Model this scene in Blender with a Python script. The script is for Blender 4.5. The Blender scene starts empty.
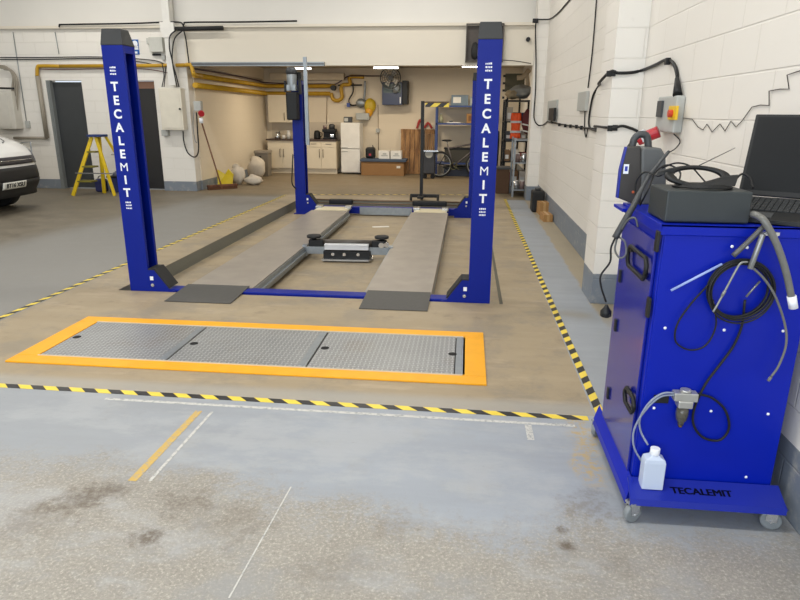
import bpy, bmesh, math, random
from mathutils import Vector, Matrix
random.seed(7)
SC = bpy.context.scene
COL = SC.collection
PI = math.pi
R = math.radians

# ---------------------------------------------------------------- camera
FPX, PITCH, YAW, ROLL, EYE = 623.3, .29113, .10322, -.00663, 1.6
fw = Vector((-math.sin(YAW)*math.cos(PITCH), math.cos(YAW)*math.cos(PITCH), -math.sin(PITCH)))
rt = Vector((math.cos(YAW), math.sin(YAW), 0))
up = rt.cross(fw)
r2 = rt*math.cos(ROLL)-up*math.sin(ROLL)
u2 = rt*math.sin(ROLL)+up*math.cos(ROLL)
cd = bpy.data.cameras.new('camera')
cd.sensor_width = 36
cd.lens = FPX/800*36
cd.clip_start = .05
cam = bpy.data.objects.new('camera', cd)
COL.objects.link(cam)
m = Matrix((r2, u2, -fw)).transposed().to_4x4()
m.translation = (0, 0, EYE)
cam.matrix_world = m
SC.camera = cam

# ---------------------------------------------------------------- world, light, exposure
w = bpy.data.worlds.new('world'); SC.world = w; w.use_nodes = True
w.node_tree.nodes['Background'].inputs[0].default_value = (.80, .90, 1, 1)
w.node_tree.nodes['Background'].inputs[1].default_value = 1.0
SC.view_settings.view_transform = 'Standard'
SC.view_settings.look = 'None'
SC.view_settings.exposure = 0.12
SC.view_settings.gamma = 1
SC.view_settings.use_curve_mapping = False

def area(name, loc, rot, sx, sy, power, col):
    l = bpy.data.lights.new(name, 'AREA'); l.shape = 'RECTANGLE'
    l.size = sx; l.size_y = sy; l.energy = power; l.color = col
    o = bpy.data.objects.new(name, l); COL.objects.link(o)
    o.location = loc; o.rotation_euler = rot
    return o
# daylight through the open roller door behind the photographer
area('door_daylight', (-3.2, -3.9, 2.4), (R(78), 0, 0), 8.5, 3.8, 330, (.86, .93, 1))

# ---------------------------------------------------------------- survey helpers: where a sight line meets a wall, floor or upright plane
def ray(x, y): return fw*FPX + r2*(x-400) - u2*(y-300)
def onY(x, y, Y): d = ray(x, y); return Vector((0, 0, EYE)) + d*(Y/d.y)
def onX(x, y, X): d = ray(x, y); return Vector((0, 0, EYE)) + d*(X/d.x)
def onZ(x, y, Z=0.): d = ray(x, y); return Vector((0, 0, EYE)) + d*((Z-EYE)/d.z)

# ---------------------------------------------------------------- materials
def lin(c):
    c = c/255.
    return c/12.92 if c <= .04045 else ((c+.055)/1.055)**2.4
def rgb(c): return (lin(c[0]), lin(c[1]), lin(c[2]), 1)
class NT:
    def __init__(s, m): s.t = m.node_tree; s.n = s.t.nodes; s.l = s.t.links
    def new(s, ty, **k):
        n = s.n.new(ty)
        for a, b in k.items(): setattr(n, a, b)
        return n
    def put(s, sock, v):
        if isinstance(v, bpy.types.NodeSocket): s.l.new(v, sock)
        else: sock.default_value = v
    def math(s, op, a, b=0., c=None, clamp=False):
        n = s.new('ShaderNodeMath', operation=op, use_clamp=clamp)
        s.put(n.inputs[0], a); s.put(n.inputs[1], b)
        if c is not None: s.put(n.inputs[2], c)
        return n.outputs[0]
    def mix(s, f, a, b):
        n = s.new('ShaderNodeMix', data_type='RGBA')
        s.put(n.inputs[0], f); s.put(n.inputs[6], a); s.put(n.inputs[7], b)
        return n.outputs[2]
    def noise(s, vec, scale, det=4, rough=.55):
        n = s.new('ShaderNodeTexNoise'); s.put(n.inputs['Vector'], vec)
        n.inputs['Scale'].default_value = scale; n.inputs['Detail'].default_value = det; n.inputs['Roughness'].default_value = rough
        return n.outputs[0]
    def step(s, v, lo, hi):
        n = s.new('ShaderNodeMapRange', interpolation_type='SMOOTHSTEP'); s.put(n.inputs[0], v)
        n.inputs[1].default_value = lo; n.inputs[2].default_value = hi
        return n.outputs[0]
    def bump(s, h, st, dist=.01):
        n = s.new('ShaderNodeBump'); n.inputs['Strength'].default_value = st; n.inputs['Distance'].default_value = dist
        s.put(n.inputs['Height'], h); return n.outputs[0]
MATS = {}
def mat(name, c, rough=.5, metal=0., var=.06, scale=6., emit=0., trans=0., coat=0., alpha=1., spec=.5):
    if name in MATS: return MATS[name]
    m = bpy.data.materials.new(name); m.use_nodes = True; MATS[name] = m
    t = NT(m); b = t.n['Principled BSDF']
    tc = t.new('ShaderNodeTexCoord').outputs['Object']
    col = rgb(c)
    nz = t.noise(tc, scale)
    dark = tuple(x*(1-var*2.2) for x in col[:3])+(1,)
    lite = tuple(min(1, x*(1+var)) for x in col[:3])+(1,)
    t.put(b.inputs['Base Color'], t.mix(nz, dark, lite))
    b.inputs['Roughness'].default_value = rough; b.inputs['Metallic'].default_value = metal
    b.inputs['Specular IOR Level'].default_value = spec
    if coat: b.inputs['Coat Weight'].default_value = coat; b.inputs['Coat Roughness'].default_value = .12
    if trans: b.inputs['Transmission Weight'].default_value = trans
    if alpha < 1: b.inputs['Alpha'].default_value = alpha
    if emit: b.inputs['Emission Color'].default_value = col; b.inputs['Emission Strength'].default_value = emit
    return m
def pos(t):
    g = t.new('ShaderNodeNewGeometry').outputs['Position']
    s = t.new('ShaderNodeSeparateXYZ'); t.put(s.inputs[0], g)
    return g, s.outputs[0], s.outputs[1], s.outputs[2]
def comb(t, a, b, c=0.):
    n = t.new('ShaderNodeCombineXYZ'); t.put(n.inputs[0], a); t.put(n.inputs[1], b); t.put(n.inputs[2], c); return n.outputs[0]
def block_mat(name, axis, paint=(232, 228, 220), skirt=(120, 128, 138), skirt_z=.31, zoff=.0, MORT=.13):
    m = bpy.data.materials.new(name); m.use_nodes = True
    t = NT(m); b = t.n['Principled BSDF']
    g, x, y, z = pos(t)
    z2 = t.math('ADD', z, zoff)
    v = comb(t, {'x': x, 'y': y}[axis], z2)
    br = t.new('ShaderNodeTexBrick'); t.put(br.inputs['Vector'], v)
    br.inputs['Scale'].default_value = 1; br.inputs['Brick Width'].default_value = .45; br.inputs['Row Height'].default_value = .225
    br.inputs['Mortar Size'].default_value = .006; br.inputs['Mortar Smooth'].default_value = .6
    fac = br.outputs['Fac']
    nz = t.noise(g, 1.3, 5); nf = t.noise(g, 60, 3)
    p = rgb(paint)
    base = t.mix(nz, tuple(c*.93 for c in p[:3])+(1,), p)
    dirt = t.step(t.noise(g, 5, 6, .7), .62, .8)
    base = t.mix(t.math('MULTIPLY', dirt, .18), base, rgb((165, 155, 140)))
    base = t.mix(t.math('MULTIPLY', fac, MORT), base, rgb((172, 164, 150)))
    sk = t.math('GREATER_THAN', t.math('SUBTRACT', skirt_z, z), 0.)
    skc = t.mix(t.step(t.noise(g, 9, 6, .7), .5, .75), rgb(skirt), rgb((158, 158, 154)))
    if skirt_z > 0: base = t.mix(sk, base, skc)
    t.put(b.inputs['Base Color'], base); b.inputs['Roughness'].default_value = .55
    h = t.math('SUBTRACT', t.math('MULTIPLY', nf, .12), fac)
    t.put(b.inputs['Normal'], t.bump(h, .6 if MORT > .1 else .12, .006))
    return m
def floor_mat():
    m = bpy.data.materials.new('painted_concrete_floor'); m.use_nodes = True
    t = NT(m); b = t.n['Principled BSDF']
    g, x, y, z = pos(t)
    big = t.noise(g, .7, 5, .6); mid = t.noise(g, 3.2, 6, .7); fine = t.noise(g, 26, 5, .75); grit = t.noise(g, 75, 4, .8)
    strx = t.noise(comb(t, t.math('MULTIPLY', x, .5), t.math('MULTIPLY', y, 3.)), 1.4, 5, .65)
    wob = t.math('MULTIPLY', t.math('SUBTRACT', mid, .5), .5)
    wobb = t.math('MULTIPLY', t.math('SUBTRACT', big, .5), 1.1)
    yw = t.math('ADD', t.math('ADD', y, wob), wobb); xw = t.math('ADD', x, t.math('MULTIPLY', wob, .7))
    grey = t.mix(strx, rgb((132, 137, 142)), rgb((160, 165, 172)))
    beige = t.mix(strx, rgb((140, 125, 100)), rgb((170, 154, 127)))
    beige = t.mix(t.step(mid, .55, .8), beige, rgb((122, 111, 95)))
    pat = t.noise(g, 1.7, 7, .72)
    beige = t.mix(t.math('MULTIPLY', t.step(pat, .47, .62), .65), beige, rgb((132, 124, 110)))
    beige = t.mix(t.math('MULTIPLY', t.step(t.noise(comb(t, t.math('MULTIPLY', x, .6), t.math('MULTIPLY', y, 2.2), 3.), 2.2, 6, .7), .54, .68), .5), beige, rgb((178, 160, 134)))
    beige = t.mix(t.math('MULTIPLY', t.step(y, 3.42, 3.3), .7), beige, rgb((158, 156, 150)))
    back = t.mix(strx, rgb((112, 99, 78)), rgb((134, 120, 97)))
    worn = t.mix(mid, rgb((128, 123, 114)), rgb((160, 156, 148)))
    # general hall: grey-beige
    hall = t.mix(t.step(mid, .35, .7), rgb((104, 97, 84)), rgb((124, 116, 101)))
    c = hall
    # bluish band beside the left tape
    mleft = t.math('MULTIPLY', t.step(t.math('ADD', xw, t.math('MULTIPLY', y, -.14)), -7.1, -6.3), t.step(y, 12.3, 11.9))
    c = t.mix(t.math('MULTIPLY', mleft, .75), c, rgb((134, 134, 132)))
    # lift bay between the tapes
    inb = t.math('MULTIPLY', t.math('GREATER_THAN', x, -3.64), t.math('LESS_THAN', x, .755))
    inb = t.math('MULTIPLY', inb, t.math('GREATER_THAN', y, 3.22))
    c = t.mix(inb, c, beige)
    # area beyond the bay
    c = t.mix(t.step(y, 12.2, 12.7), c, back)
    # walkway between tape and right wall
    rs = t.math('GREATER_THAN', x, .755)
    walk = grey; wstrip = t.math('MULTIPLY', t.step(t.math('ADD', x, t.math('MULTIPLY', wob, .25)), 1.12, 1.16), t.step(y, 4.6, 5.2))
    walk = t.mix(t.step(t.math('ADD', t.noise(g, 1.1, 3), 0.), .55, .7), walk, rgb((146, 144, 138)))
    walk = t.mix(wstrip, walk, t.mix(mid, rgb((136, 126, 108)), rgb((172, 160, 136))))
    rs = t.math('MULTIPLY', rs, t.math('LESS_THAN', y, 12.3))
    c = t.mix(rs, c, walk)
    # foreground bay: worn near the door, painted grey-blue further in
    fr = t.math('LESS_THAN', y, 3.22)
    edge = t.math('ADD', 2.17, t.math('MULTIPLY', t.step(x, -.6, -1.3), .2))
    fp = t.step(t.math('SUBTRACT', t.math('ADD', yw, t.math('MULTIPLY', t.math('SUBTRACT', fine, .5), .6)), edge), -.13, .2)
    blue = t.mix(strx, rgb((136, 141, 147)), rgb((161, 168, 178)))
    blue = t.mix(t.math('MULTIPLY', t.step(mid, .52, .75), .6), blue, rgb((150, 151, 149)))
    blue = t.mix(t.math('MULTIPLY', t.step(t.math('MULTIPLY', x, -1.), .4, 2.), .35), blue, rgb((143, 143, 140)))
    worn = t.mix(t.math('MULTIPLY', t.step(fine, .5, .75), .55), worn, rgb((168, 163, 152)))
    worn = t.mix(t.step(grit, .5, .68), worn, rgb((186, 180, 168)))
    worn = t.mix(t.math('MULTIPLY', t.step(grit, .47, .32), .7), worn, rgb((118, 113, 104)))
    worn = t.mix(t.math('MULTIPLY', t.step(t.noise(g, 2.1, 6, .7), .48, .66), .7), worn, rgb((143, 144, 144)))
    front = t.mix(fp, worn, blue)
    front = t.mix(t.math('MULTIPLY', t.step(t.noise(comb(t, x, t.math('MULTIPLY', y, 1.8), 5.), 1.5, 7, .7), .5, .66), .5), front, rgb((168, 170, 172)))
    scr = t.math('MULTIPLY', t.step(t.math('ABSOLUTE', t.math('SUBTRACT', xw, .64)), .1, .02), t.step(y, 2.45, 2.6))
    front = t.mix(t.math('MULTIPLY', scr, t.step(fine, .42, .6)), front, rgb((176, 156, 118)))
    c = t.mix(fr, c, front)
    # oil stains at chosen spots
    for (px, py, r, k) in ((80, 500, .17, .75), (108, 492, .12, .6), (148, 538, .09, .85), (187, 500, .15, .6), (30, 520, .2, .4), (240, 520, .2, .35), (566, 545, .045, .95), (563, 530, .03, .9), (590, 505, .16, .4), (330, 570, .2, .25), (395, 525, .12, .3), (620, 560, .12, .3)):
        p = onZ(px, py)
        dx = t.math('SUBTRACT', x, p.x); dy = t.math('SUBTRACT', y, p.y)
        d = t.math('SQRT', t.math('ADD', t.math('MULTIPLY', dx, dx), t.math('MULTIPLY', dy, dy)))
        d = t.math('ADD', d, t.math('MULTIPLY', t.math('SUBTRACT', t.noise(g, 9, 7, .8), .5), r*3.6))
        c = t.mix(t.math('MULTIPLY', t.math('MULTIPLY', t.step(d, r, r*.1), k*1.05), t.math('ADD', .45, t.math('MULTIPLY', t.step(fine, .62, .42), .55))), c, rgb((98, 88, 76)))
    # beige scrape along the foot of the trolley and scattered pale/dark specks
    c = t.mix(t.math('MULTIPLY', t.step(fine, .66, .75), .3), c, rgb((186, 183, 174)))
    c = t.mix(t.math('MULTIPLY', t.step(fine, .36, .27), .35), c, rgb((98, 90, 80)))
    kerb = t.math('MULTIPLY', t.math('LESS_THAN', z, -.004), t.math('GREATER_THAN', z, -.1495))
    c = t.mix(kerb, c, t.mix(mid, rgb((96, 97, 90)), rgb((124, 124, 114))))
    t.put(b.inputs['Base Color'], c)
    t.put(b.inputs['Roughness'], t.math('ADD', t.math('MULTIPLY', mid, .3), .4))
    t.put(b.inputs['Normal'], t.bump(t.math('ADD', fine, t.math('MULTIPLY', grit, .4)), .3, .004))
    return m
def hazard_mat(axis=1, per=.165, slant=1.1):
    m = bpy.data.materials.new('hazard_tape_stripes'); m.use_nodes = True
    t = NT(m); b = t.n['Principled BSDF']
    s = t.new('ShaderNodeSeparateXYZ'); t.put(s.inputs[0], t.new('ShaderNodeTexCoord').outputs['Object'])
    v = t.math('ADD', s.outputs[0], t.math('MULTIPLY', s.outputs[axis], slant))
    f = t.math('FRACT', t.math('DIVIDE', v, per))
    k = t.math('GREATER_THAN', f, .5)
    t.put(b.inputs['Base Color'], t.mix(k, rgb((232, 205, 70)), rgb((34, 33, 34))))
    b.inputs['Roughness'].default_value = .45
    return m
def checker_mat():
    m = bpy.data.materials.new('galvanised_chequer_plate'); m.use_nodes = True
    t = NT(m); b = t.n['Principled BSDF']
    s = t.new('ShaderNodeSeparateXYZ'); t.put(s.inputs[0], t.new('ShaderNodeNewGeometry').outputs['Position'])
    k = 1/.032
    u = t.math('MULTIPLY', s.outputs[0], k); v = t.math('MULTIPLY', s.outputs[1], k)
    fu = t.math('FRACT', u); fv = t.math('FRACT', v)
    par = t.math('MODULO', t.math('ADD', t.math('FLOOR', u), t.math('FLOOR', v)), 2.)
    par = t.math('ABSOLUTE', par)
    a = t.math('SUBTRACT', fu, .5); c = t.math('SUBTRACT', fv, .5)
    def ell(p, q, rp, rq):
        p = t.math('DIVIDE', p, rp); q = t.math('DIVIDE', q, rq)
        return t.step(t.math('ADD', t.math('MULTIPLY', p, p), t.math('MULTIPLY', q, q)), 1.0, .5)
    e1 = ell(a, c, .48, .15); e2 = ell(a, c, .15, .48)
    h = t.new('ShaderNodeMix', data_type='FLOAT'); t.put(h.inputs[0], par); t.put(h.inputs[2], e1); t.put(h.inputs[3], e2)
    h = h.outputs[0]
    g = t.new('ShaderNodeNewGeometry').outputs['Position']
    n = t.noise(g, 3.5, 6, .7)
    base = t.mix(n, rgb((124, 126, 126)), rgb((162, 163, 162)))
    base = t.mix(t.math('MULTIPLY', t.step(t.noise(g, 2.0, 4), .5, .72), .5), base, rgb((132, 124, 112)))
    t.put(b.inputs['Base Color'], t.mix(h, base, rgb((188, 190, 192))))
    b.inputs['Metallic'].default_value = .45; b.inputs['Roughness'].default_value = .42
    t.put(b.inputs['Normal'], t.bump(h, .8, .004))
    return m
def wood_mat(name, c1, c2, sc=8, ax=2):
    m = bpy.data.materials.new(name); m.use_nodes = True
    t = NT(m); b = t.n['Principled BSDF']
    s = t.new('ShaderNodeSeparateXYZ'); t.put(s.inputs[0], t.new('ShaderNodeTexCoord').outputs['Object'])
    o = [t.math('MULTIPLY', s.outputs[i], .15 if i == ax else 1.) for i in range(3)]
    n = t.noise(comb(t, *o), sc, 6, .65)
    t.put(b.inputs['Base Color'], t.mix(t.step(n, .3, .7), rgb(c1), rgb(c2)))
    b.inputs['Roughness'].default_value = .75
    return m

BLUE = mat('blue_powder_coat', (0, 27, 132), .42, 0, .04, spec=.22)
CARTBLUE = mat('trolley_blue_paint', (0, 28, 160), .36, 0, .03, spec=.25)
BLACK = mat('black_plastic', (26, 27, 28), .5, spec=.35)
DGREY = mat('dark_grey_plastic', (62, 64, 66), .5)
RUBBER = mat('black_rubber', (30, 30, 31), .7)
GALV = mat('galvanised_steel', (150, 156, 160), .4, .6, .12, 14)
STEEL = mat('bright_steel', (200, 202, 204), .25, .85)
WHITE = mat('white_paint', (228, 226, 220), .4)
CREAM = mat('cream_cabinet', (224, 212, 188), .4, 0, .03)
YELLOW = mat('yellow_gas_paint', (196, 152, 28), .45, 0, .14)
SAFETY = mat('safety_orange_paint', (240, 168, 5), .5, 0, .08, 9)
RED = mat('red_plastic', (178, 32, 44), .35)
BOXGREY = mat('electrical_grey', (176, 178, 174), .5)
CARD = mat('cardboard', (168, 126, 76), .8, 0, .1, 12)
LETTER = mat('white_lettering', (235, 238, 244), .5, 0, .01)
RUNWAY = mat('runway_steel', (158, 150, 140), .45, .25, .12, 5)
CHROME = mat('chrome', (215, 216, 218), .12, 1.)
WORKTOP = mat('dark_worktop', (66, 46, 34), .35)
HAZ = hazard_mat(); HAZV = hazard_mat(2, .24, -1.2); CHK = checker_mat()

# ---------------------------------------------------------------- mesh builder
class MB:
    def __init__(s, M=None): s.bm = bmesh.new(); s.M = M or Matrix(); s.mi = 0
    def _v(s, p): return s.bm.verts.new(s.M @ Vector(p))
    def _f(s, vs, smooth=False):
        try:
            f = s.bm.faces.new(vs); f.material_index = s.mi; f.smooth = smooth; return f
        except ValueError: return None
    def box(s, a, b, M=None):
        """box between corners a and b"""
        M = M or Matrix()
        x0, y0, z0 = a; x1, y1, z1 = b
        v = [s._v(M @ Vector(p)) for p in ((x0,y0,z0),(x1,y0,z0),(x1,y1,z0),(x0,y1,z0),(x0,y0,z1),(x1,y0,z1),(x1,y1,z1),(x0,y1,z1))]
        for q in ((3,2,1,0),(4,5,6,7),(0,1,5,4),(1,2,6,5),(2,3,7,6),(3,0,4,7)): s._f([v[i] for i in q])
        return s
    def prism(s, pts, vec):
        """closed polygon pushed along vec"""
        a = [s._v(p) for p in pts]; vec = Vector(vec); b = [s._v(Vector(p)+vec) for p in pts]
        n = len(pts); s._f(a[::-1]); s._f(b)
        for i in range(n): s._f([a[i], a[(i+1) % n], b[(i+1) % n], b[i]])
        return s
    def tube(s, pts, r, n=8, smooth=True, caps=True, radii=None):
        pts = [Vector(p) for p in pts]
        if smooth and len(pts) > 2:
            q = []
            P = [pts[0]*2-pts[1]]+pts+[pts[-1]*2-pts[-2]]
            for i in range(1, len(P)-2):
                for k in range(6):
                    t = k/6.
                    a, b, c, d = P[i-1], P[i], P[i+1], P[i+2]
                    q.append(.5*((2*b)+(c-a)*t+(2*a-5*b+4*c-d)*t*t+(-a+3*b-3*c+d)*t**3))
            q.append(pts[-1]); pts = q
        rings = []; nrm = None
        for i, p in enumerate(pts):
            d = (pts[min(i+1, len(pts)-1)]-pts[max(i-1, 0)])
            if d.length < 1e-9: d = Vector((0, 0, 1))
            d.normalize()
            if nrm is None: nrm = d.orthogonal().normalized()
            nrm = (nrm-d*nrm.dot(d))
            if nrm.length < 1e-6: nrm = d.orthogonal()
            nrm.normalize(); bn = d.cross(nrm)
            rr = r if radii is None else radii[min(int(i*len(radii)/len(pts)), len(radii)-1)]
            rings.append([s._v(p+(nrm*math.cos(2*PI*k/n)+bn*math.sin(2*PI*k/n))*rr) for k in range(n)])
        for a, b in zip(rings, rings[1:]):
            for k in range(n): s._f([a[k], a[(k+1) % n], b[(k+1) % n], b[k]], True)
        if caps: s._f(rings[0][::-1]); s._f(rings[-1])
        return s
    def cyl(s, a, b, r, n=16, r2=None):
        a = Vector(a); b = Vector(b); d = (b-a).normalized(); o = d.orthogonal().normalized(); q = d.cross(o)
        r2 = r if r2 is None else r2
        A = [s._v(a+(o*math.cos(2*PI*k/n)+q*math.sin(2*PI*k/n))*r) for k in range(n)]
        B = [s._v(b+(o*math.cos(2*PI*k/n)+q*math.sin(2*PI*k/n))*r2) for k in range(n)]
        for k in range(n): s._f([A[k], A[(k+1) % n], B[(k+1) % n], B[k]], True)
        s._f(A[::-1]); s._f(B); return s
    def lathe(s, c, prof, axis=(0, 0, 1), n=20):
        c = Vector(c); d = Vector(axis).normalized(); o = d.orthogonal().normalized(); q = d.cross(o); rings = []
        for r, h in prof: rings.append([s._v(c+d*h+(o*math.cos(2*PI*k/n)+q*math.sin(2*PI*k/n))*max(r, 1e-4)) for k in range(n)])
        for a, b in zip(rings, rings[1:]):
            for k in range(n): s._f([a[k], a[(k+1) % n], b[(k+1) % n], b[k]], True)
        s._f(rings[0][::-1]); s._f(rings[-1]); return s
    def torus(s, c, R_, r, axis=(0, 0, 1), n=32, m=8, a0=0, a1=2*PI):
        d = Vector(axis).normalized(); o = d.orthogonal().normalized(); q = d.cross(o); c = Vector(c)
        full = abs(a1-a0-2*PI) < 1e-6; N = n if full else n+1; rings = []
        for i in range(N):
            a = a0+(a1-a0)*i/n; e = o*math.cos(a)+q*math.sin(a)
            rings.append([s._v(c+e*(R_+r*math.cos(2*PI*k/m))+d*(r*math.sin(2*PI*k/m))) for k in range(m)])
        for i in range(n):
            A, B = rings[i], rings[(i+1) % N]
            for k in range(m): s._f([A[k], B[k], B[(k+1) % m], A[(k+1) % m]], True)
        return s
    def blob(s, c, r, squash=(1, 1, 1), jit=.0, n=14, m=9, seed=0):
        rg = random.Random(seed); c = Vector(c); rows = []
        ph = [rg.uniform(0, 6.28) for _ in range(6)]
        for i in range(m+1):
            th = PI*i/m; row = []
            for k in range(n):
                a = 2*PI*k/n
                f = 1+jit*(math.sin(3*a+ph[0]+2*th)+math.sin(5*a+ph[1])*math.sin(2*th+ph[2])+.6*math.sin(7*th+ph[3]+a))
                row.append(s._v(c+Vector((math.sin(th)*math.cos(a)*r*squash[0]*f, math.sin(th)*math.sin(a)*r*squash[1]*f, math.cos(th)*r*squash[2]*f))))
            rows.append(row)
        for A, B in zip(rows, rows[1:]):
            for k in range(n): s._f([A[k], A[(k+1) % n], B[(k+1) % n], B[k]], True)
        return s
    def grid(s, rows, smooth=True, closed=False):
        V = [[s._v(p) for p in r] for r in rows]
        for A, B in zip(V, V[1:]):
            n = len(A)
            for k in range(n if closed else n-1): s._f([A[k], A[(k+1) % n], B[(k+1) % n], B[k]], smooth)
        return V
    def text(s, body, size, M, depth=.001, bold=.0):
        c = bpy.data.curves.new('t', 'FONT'); c.body = body; c.size = size; c.align_x = 'CENTER'; c.align_y = 'CENTER'
        c.extrude = depth; c.offset = bold
        o = bpy.data.objects.new('t', c); COL.objects.link(o)
        dg = bpy.context.evaluated_depsgraph_get(); me = bpy.data.meshes.new_from_object(o.evaluated_get(dg))
        vs = [s._v(M @ v.co) for v in me.vertices]
        for p in me.polygons: s._f([vs[i] for i in p.vertices])
        bpy.data.objects.remove(o); bpy.data.meshes.remove(me); bpy.data.curves.remove(c)
        return s
    def build(s, name, mats, parent=None, bevel=0., seg=2, origin=None, doubles=True):
        if not isinstance(mats, (list, tuple)): mats = [mats]
        if doubles: bmesh.ops.remove_doubles(s.bm, verts=s.bm.verts, dist=1e-5)
        bmesh.ops.recalc_face_normals(s.bm, faces=s.bm.faces)
        if parent is not None: off = WORLD.get(parent.name, Vector())
        elif origin is not None: off = Vector(origin)
        else:
            xs = [v.co for v in s.bm.verts]
            off = Vector(((min(v.x for v in xs)+max(v.x for v in xs))/2, (min(v.y for v in xs)+max(v.y for v in xs))/2, min(v.z for v in xs)))
        for v in s.bm.verts: v.co -= off
        me = bpy.data.meshes.new(name); s.bm.to_mesh(me); s.bm.free()
        for mm in mats: me.materials.append(mm)
        o = bpy.data.objects.new(name, me); COL.objects.link(o)
        if parent is not None: o.parent = parent; WORLD[o.name] = off
        else: o.location = off; WORLD[o.name] = off
        if bevel:
            b = o.modifiers.new('bevel', 'BEVEL'); b.width = bevel; b.segments = seg; b.limit_method = 'ANGLE'; b.angle_limit = R(35)
        return o
WORLD = {}
def tag(o, label, cat, group=None, kind=None):
    if label: o['label'] = label
    if cat: o['category'] = cat
    if group: o['group'] = group
    if kind: o['kind'] = kind
    return o
def thing(name, label, cat, loc=(0, 0, 0), group=None):
    o = bpy.data.objects.new(name, None); COL.objects.link(o); o.location = loc; o.empty_display_size = .1
    WORLD[o.name] = Vector(loc); return tag(o, label, cat, group)
def struct(o): o['kind'] = 'structure'; return o
def kids(o): return [c for c in bpy.data.objects if c.parent == o]
def copy_tree(o, loc=None, label=None, parent=None):
    c = o.copy(); COL.objects.link(c)
    if parent is not None: c.parent = parent
    if loc is not None: c.location = loc; WORLD[c.name] = Vector(loc)
    if label: c['label'] = label
    for ch in kids(o): copy_tree(ch, parent=c)
    return c
def Tm(loc, rz=0., rx=0., ry=0.):
    return Matrix.Translation(loc) @ Matrix.Rotation(rz, 4, 'Z') @ Matrix.Rotation(ry, 4, 'Y') @ Matrix.Rotation(rx, 4, 'X')
FRONT = Matrix.Rotation(R(90), 4, 'X')      # text facing -Y

# ================================================================ SETTING
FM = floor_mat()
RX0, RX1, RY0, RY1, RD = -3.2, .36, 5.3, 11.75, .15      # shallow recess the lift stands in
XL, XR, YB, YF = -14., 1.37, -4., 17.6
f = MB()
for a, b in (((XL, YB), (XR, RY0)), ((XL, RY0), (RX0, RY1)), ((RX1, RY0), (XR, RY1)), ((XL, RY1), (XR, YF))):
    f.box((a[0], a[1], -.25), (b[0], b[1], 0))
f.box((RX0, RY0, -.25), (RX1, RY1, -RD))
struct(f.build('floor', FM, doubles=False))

WX = block_mat('painted_block_side', 'y')
WY = block_mat('painted_block_end', 'x', skirt_z=.2)
WYP = block_mat('painted_block_pier', 'x', skirt_z=.27)
WK = block_mat('cream_wall_kitchen', 'x', paint=(226, 212, 188), skirt_z=.0, MORT=.08)
WKX = block_mat('cream_wall_kitchen_side', 'y', paint=(234, 222, 200), skirt_z=.2, MORT=.08)
struct(MB().box((XR, YB, 0), (XR+.2, YF+.2, 5.2)).build('wall_right', WX))
struct(MB().box((1.13, 5.42, 0), (XR, 5.86, 5.2)).build('trim_1', WYP))             # near pier
struct(MB().box((1.16, 12.3, 0), (XR, 12.7, 5.2)).build('trim_2', WYP))             # far pier
# end wall with two doorways, blocks up to the ledge
LEDGE = 3.17
e = MB(); Y0, Y1 = 12.7, 12.95
D = ((-8.61, -7.88), (-6.95, -6.33)); HD = 2.2
xs = XL
for a, b in D: e.box((xs, Y0, 0), (a, Y1, LEDGE)); e.box((a, Y0, HD), (b, Y1, LEDGE)); xs = b
e.box((xs, Y0, 0), (-5.62, Y1, LEDGE))
struct(e.build('wall_left_end', WY, doubles=False))
SMOOTH = mat('smooth_white_panel', (222, 214, 198), .5, 0, .03, .8)
UPPER = mat('upper_wall_sheeting', (222, 219, 212), .45, 0, .04, .6)
struct(MB().box((-5.62, 12.7, 2.48), (XR, 12.95, LEDGE)).build('trim_3', SMOOTH))       # bulkhead above the opening
u = MB(); u.box((XL, 12.78, LEDGE), (XR, 12.95, 5.2))
struct(u.build('wall_upper', UPPER))
l = MB(); l.box((XL, 12.62, LEDGE), (XR, 12.78, LEDGE+.05)); struct(l.build('trim_4', SMOOTH))
struct(MB().box((-5.80, 12.95, 0), (-5.6, YF, 2.8)).build('wall_left', WKX))
struct(MB().box((-5.8, YF, 0), (XR+.2, YF+.2, 2.8)).build('wall_back', WK))
struct(MB().box((-5.8, 12.95, 2.75), (XR+.2, YF+.2, 2.95)).build('ceiling_1', mat('kitchen_ceiling', (186, 172, 148), .7)))
struct(MB().box((XL, YB, 5.2), (XR+.2, 13.1, 5.35)).build('ceiling', mat('roof_sheeting', (196, 198, 198), .6)))
struct(MB().box((XL-.2, YB, 0), (XL, 13.1, 5.2)).build('wall_far_left', WX))  # unseen left side of the hall, added to hold light in
fw_ = MB(); fw_.box((XL, YB-.2, 4.4), (XR, YB, 5.2)); fw_.box((XL, YB-.2, 0), (-7.6, YB, 4.4)); fw_.box((1.1, YB-.2, 0), (XR, YB, 4.4))
struct(fw_.build('wall_front', UPPER, doubles=False))
# doors
DARKDOOR = mat('dark_grey_door', (58, 61, 63), .45)
d1 = MB().box((-8.58, 12.80, 0.02), (-7.9, 12.85, 2.17)).build('door_1', DARKDOOR); struct(d1)
fr = MB(); fr.box((-8.65, 12.69, 0), (-8.60, 12.72, 2.2)); fr.box((-8.61, 12.70, 0), (-8.575, 12.8, 2.2))
struct(fr.build('trim_5', mat('mid_grey_frame', (120, 124, 124), .5)))
d2 = MB().box((-6.93, 12.84, 0.02), (-6.35, 12.88, 2.05)).build('door_2', mat('black_door', (38, 37, 37), .5)); struct(d2)
struct(MB().box((-6.93, 12.82, 2.05), (-6.35, 12.88, 2.19)).build('trim_6', mat('wood_lining', (150, 112, 90), .6)))
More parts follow.
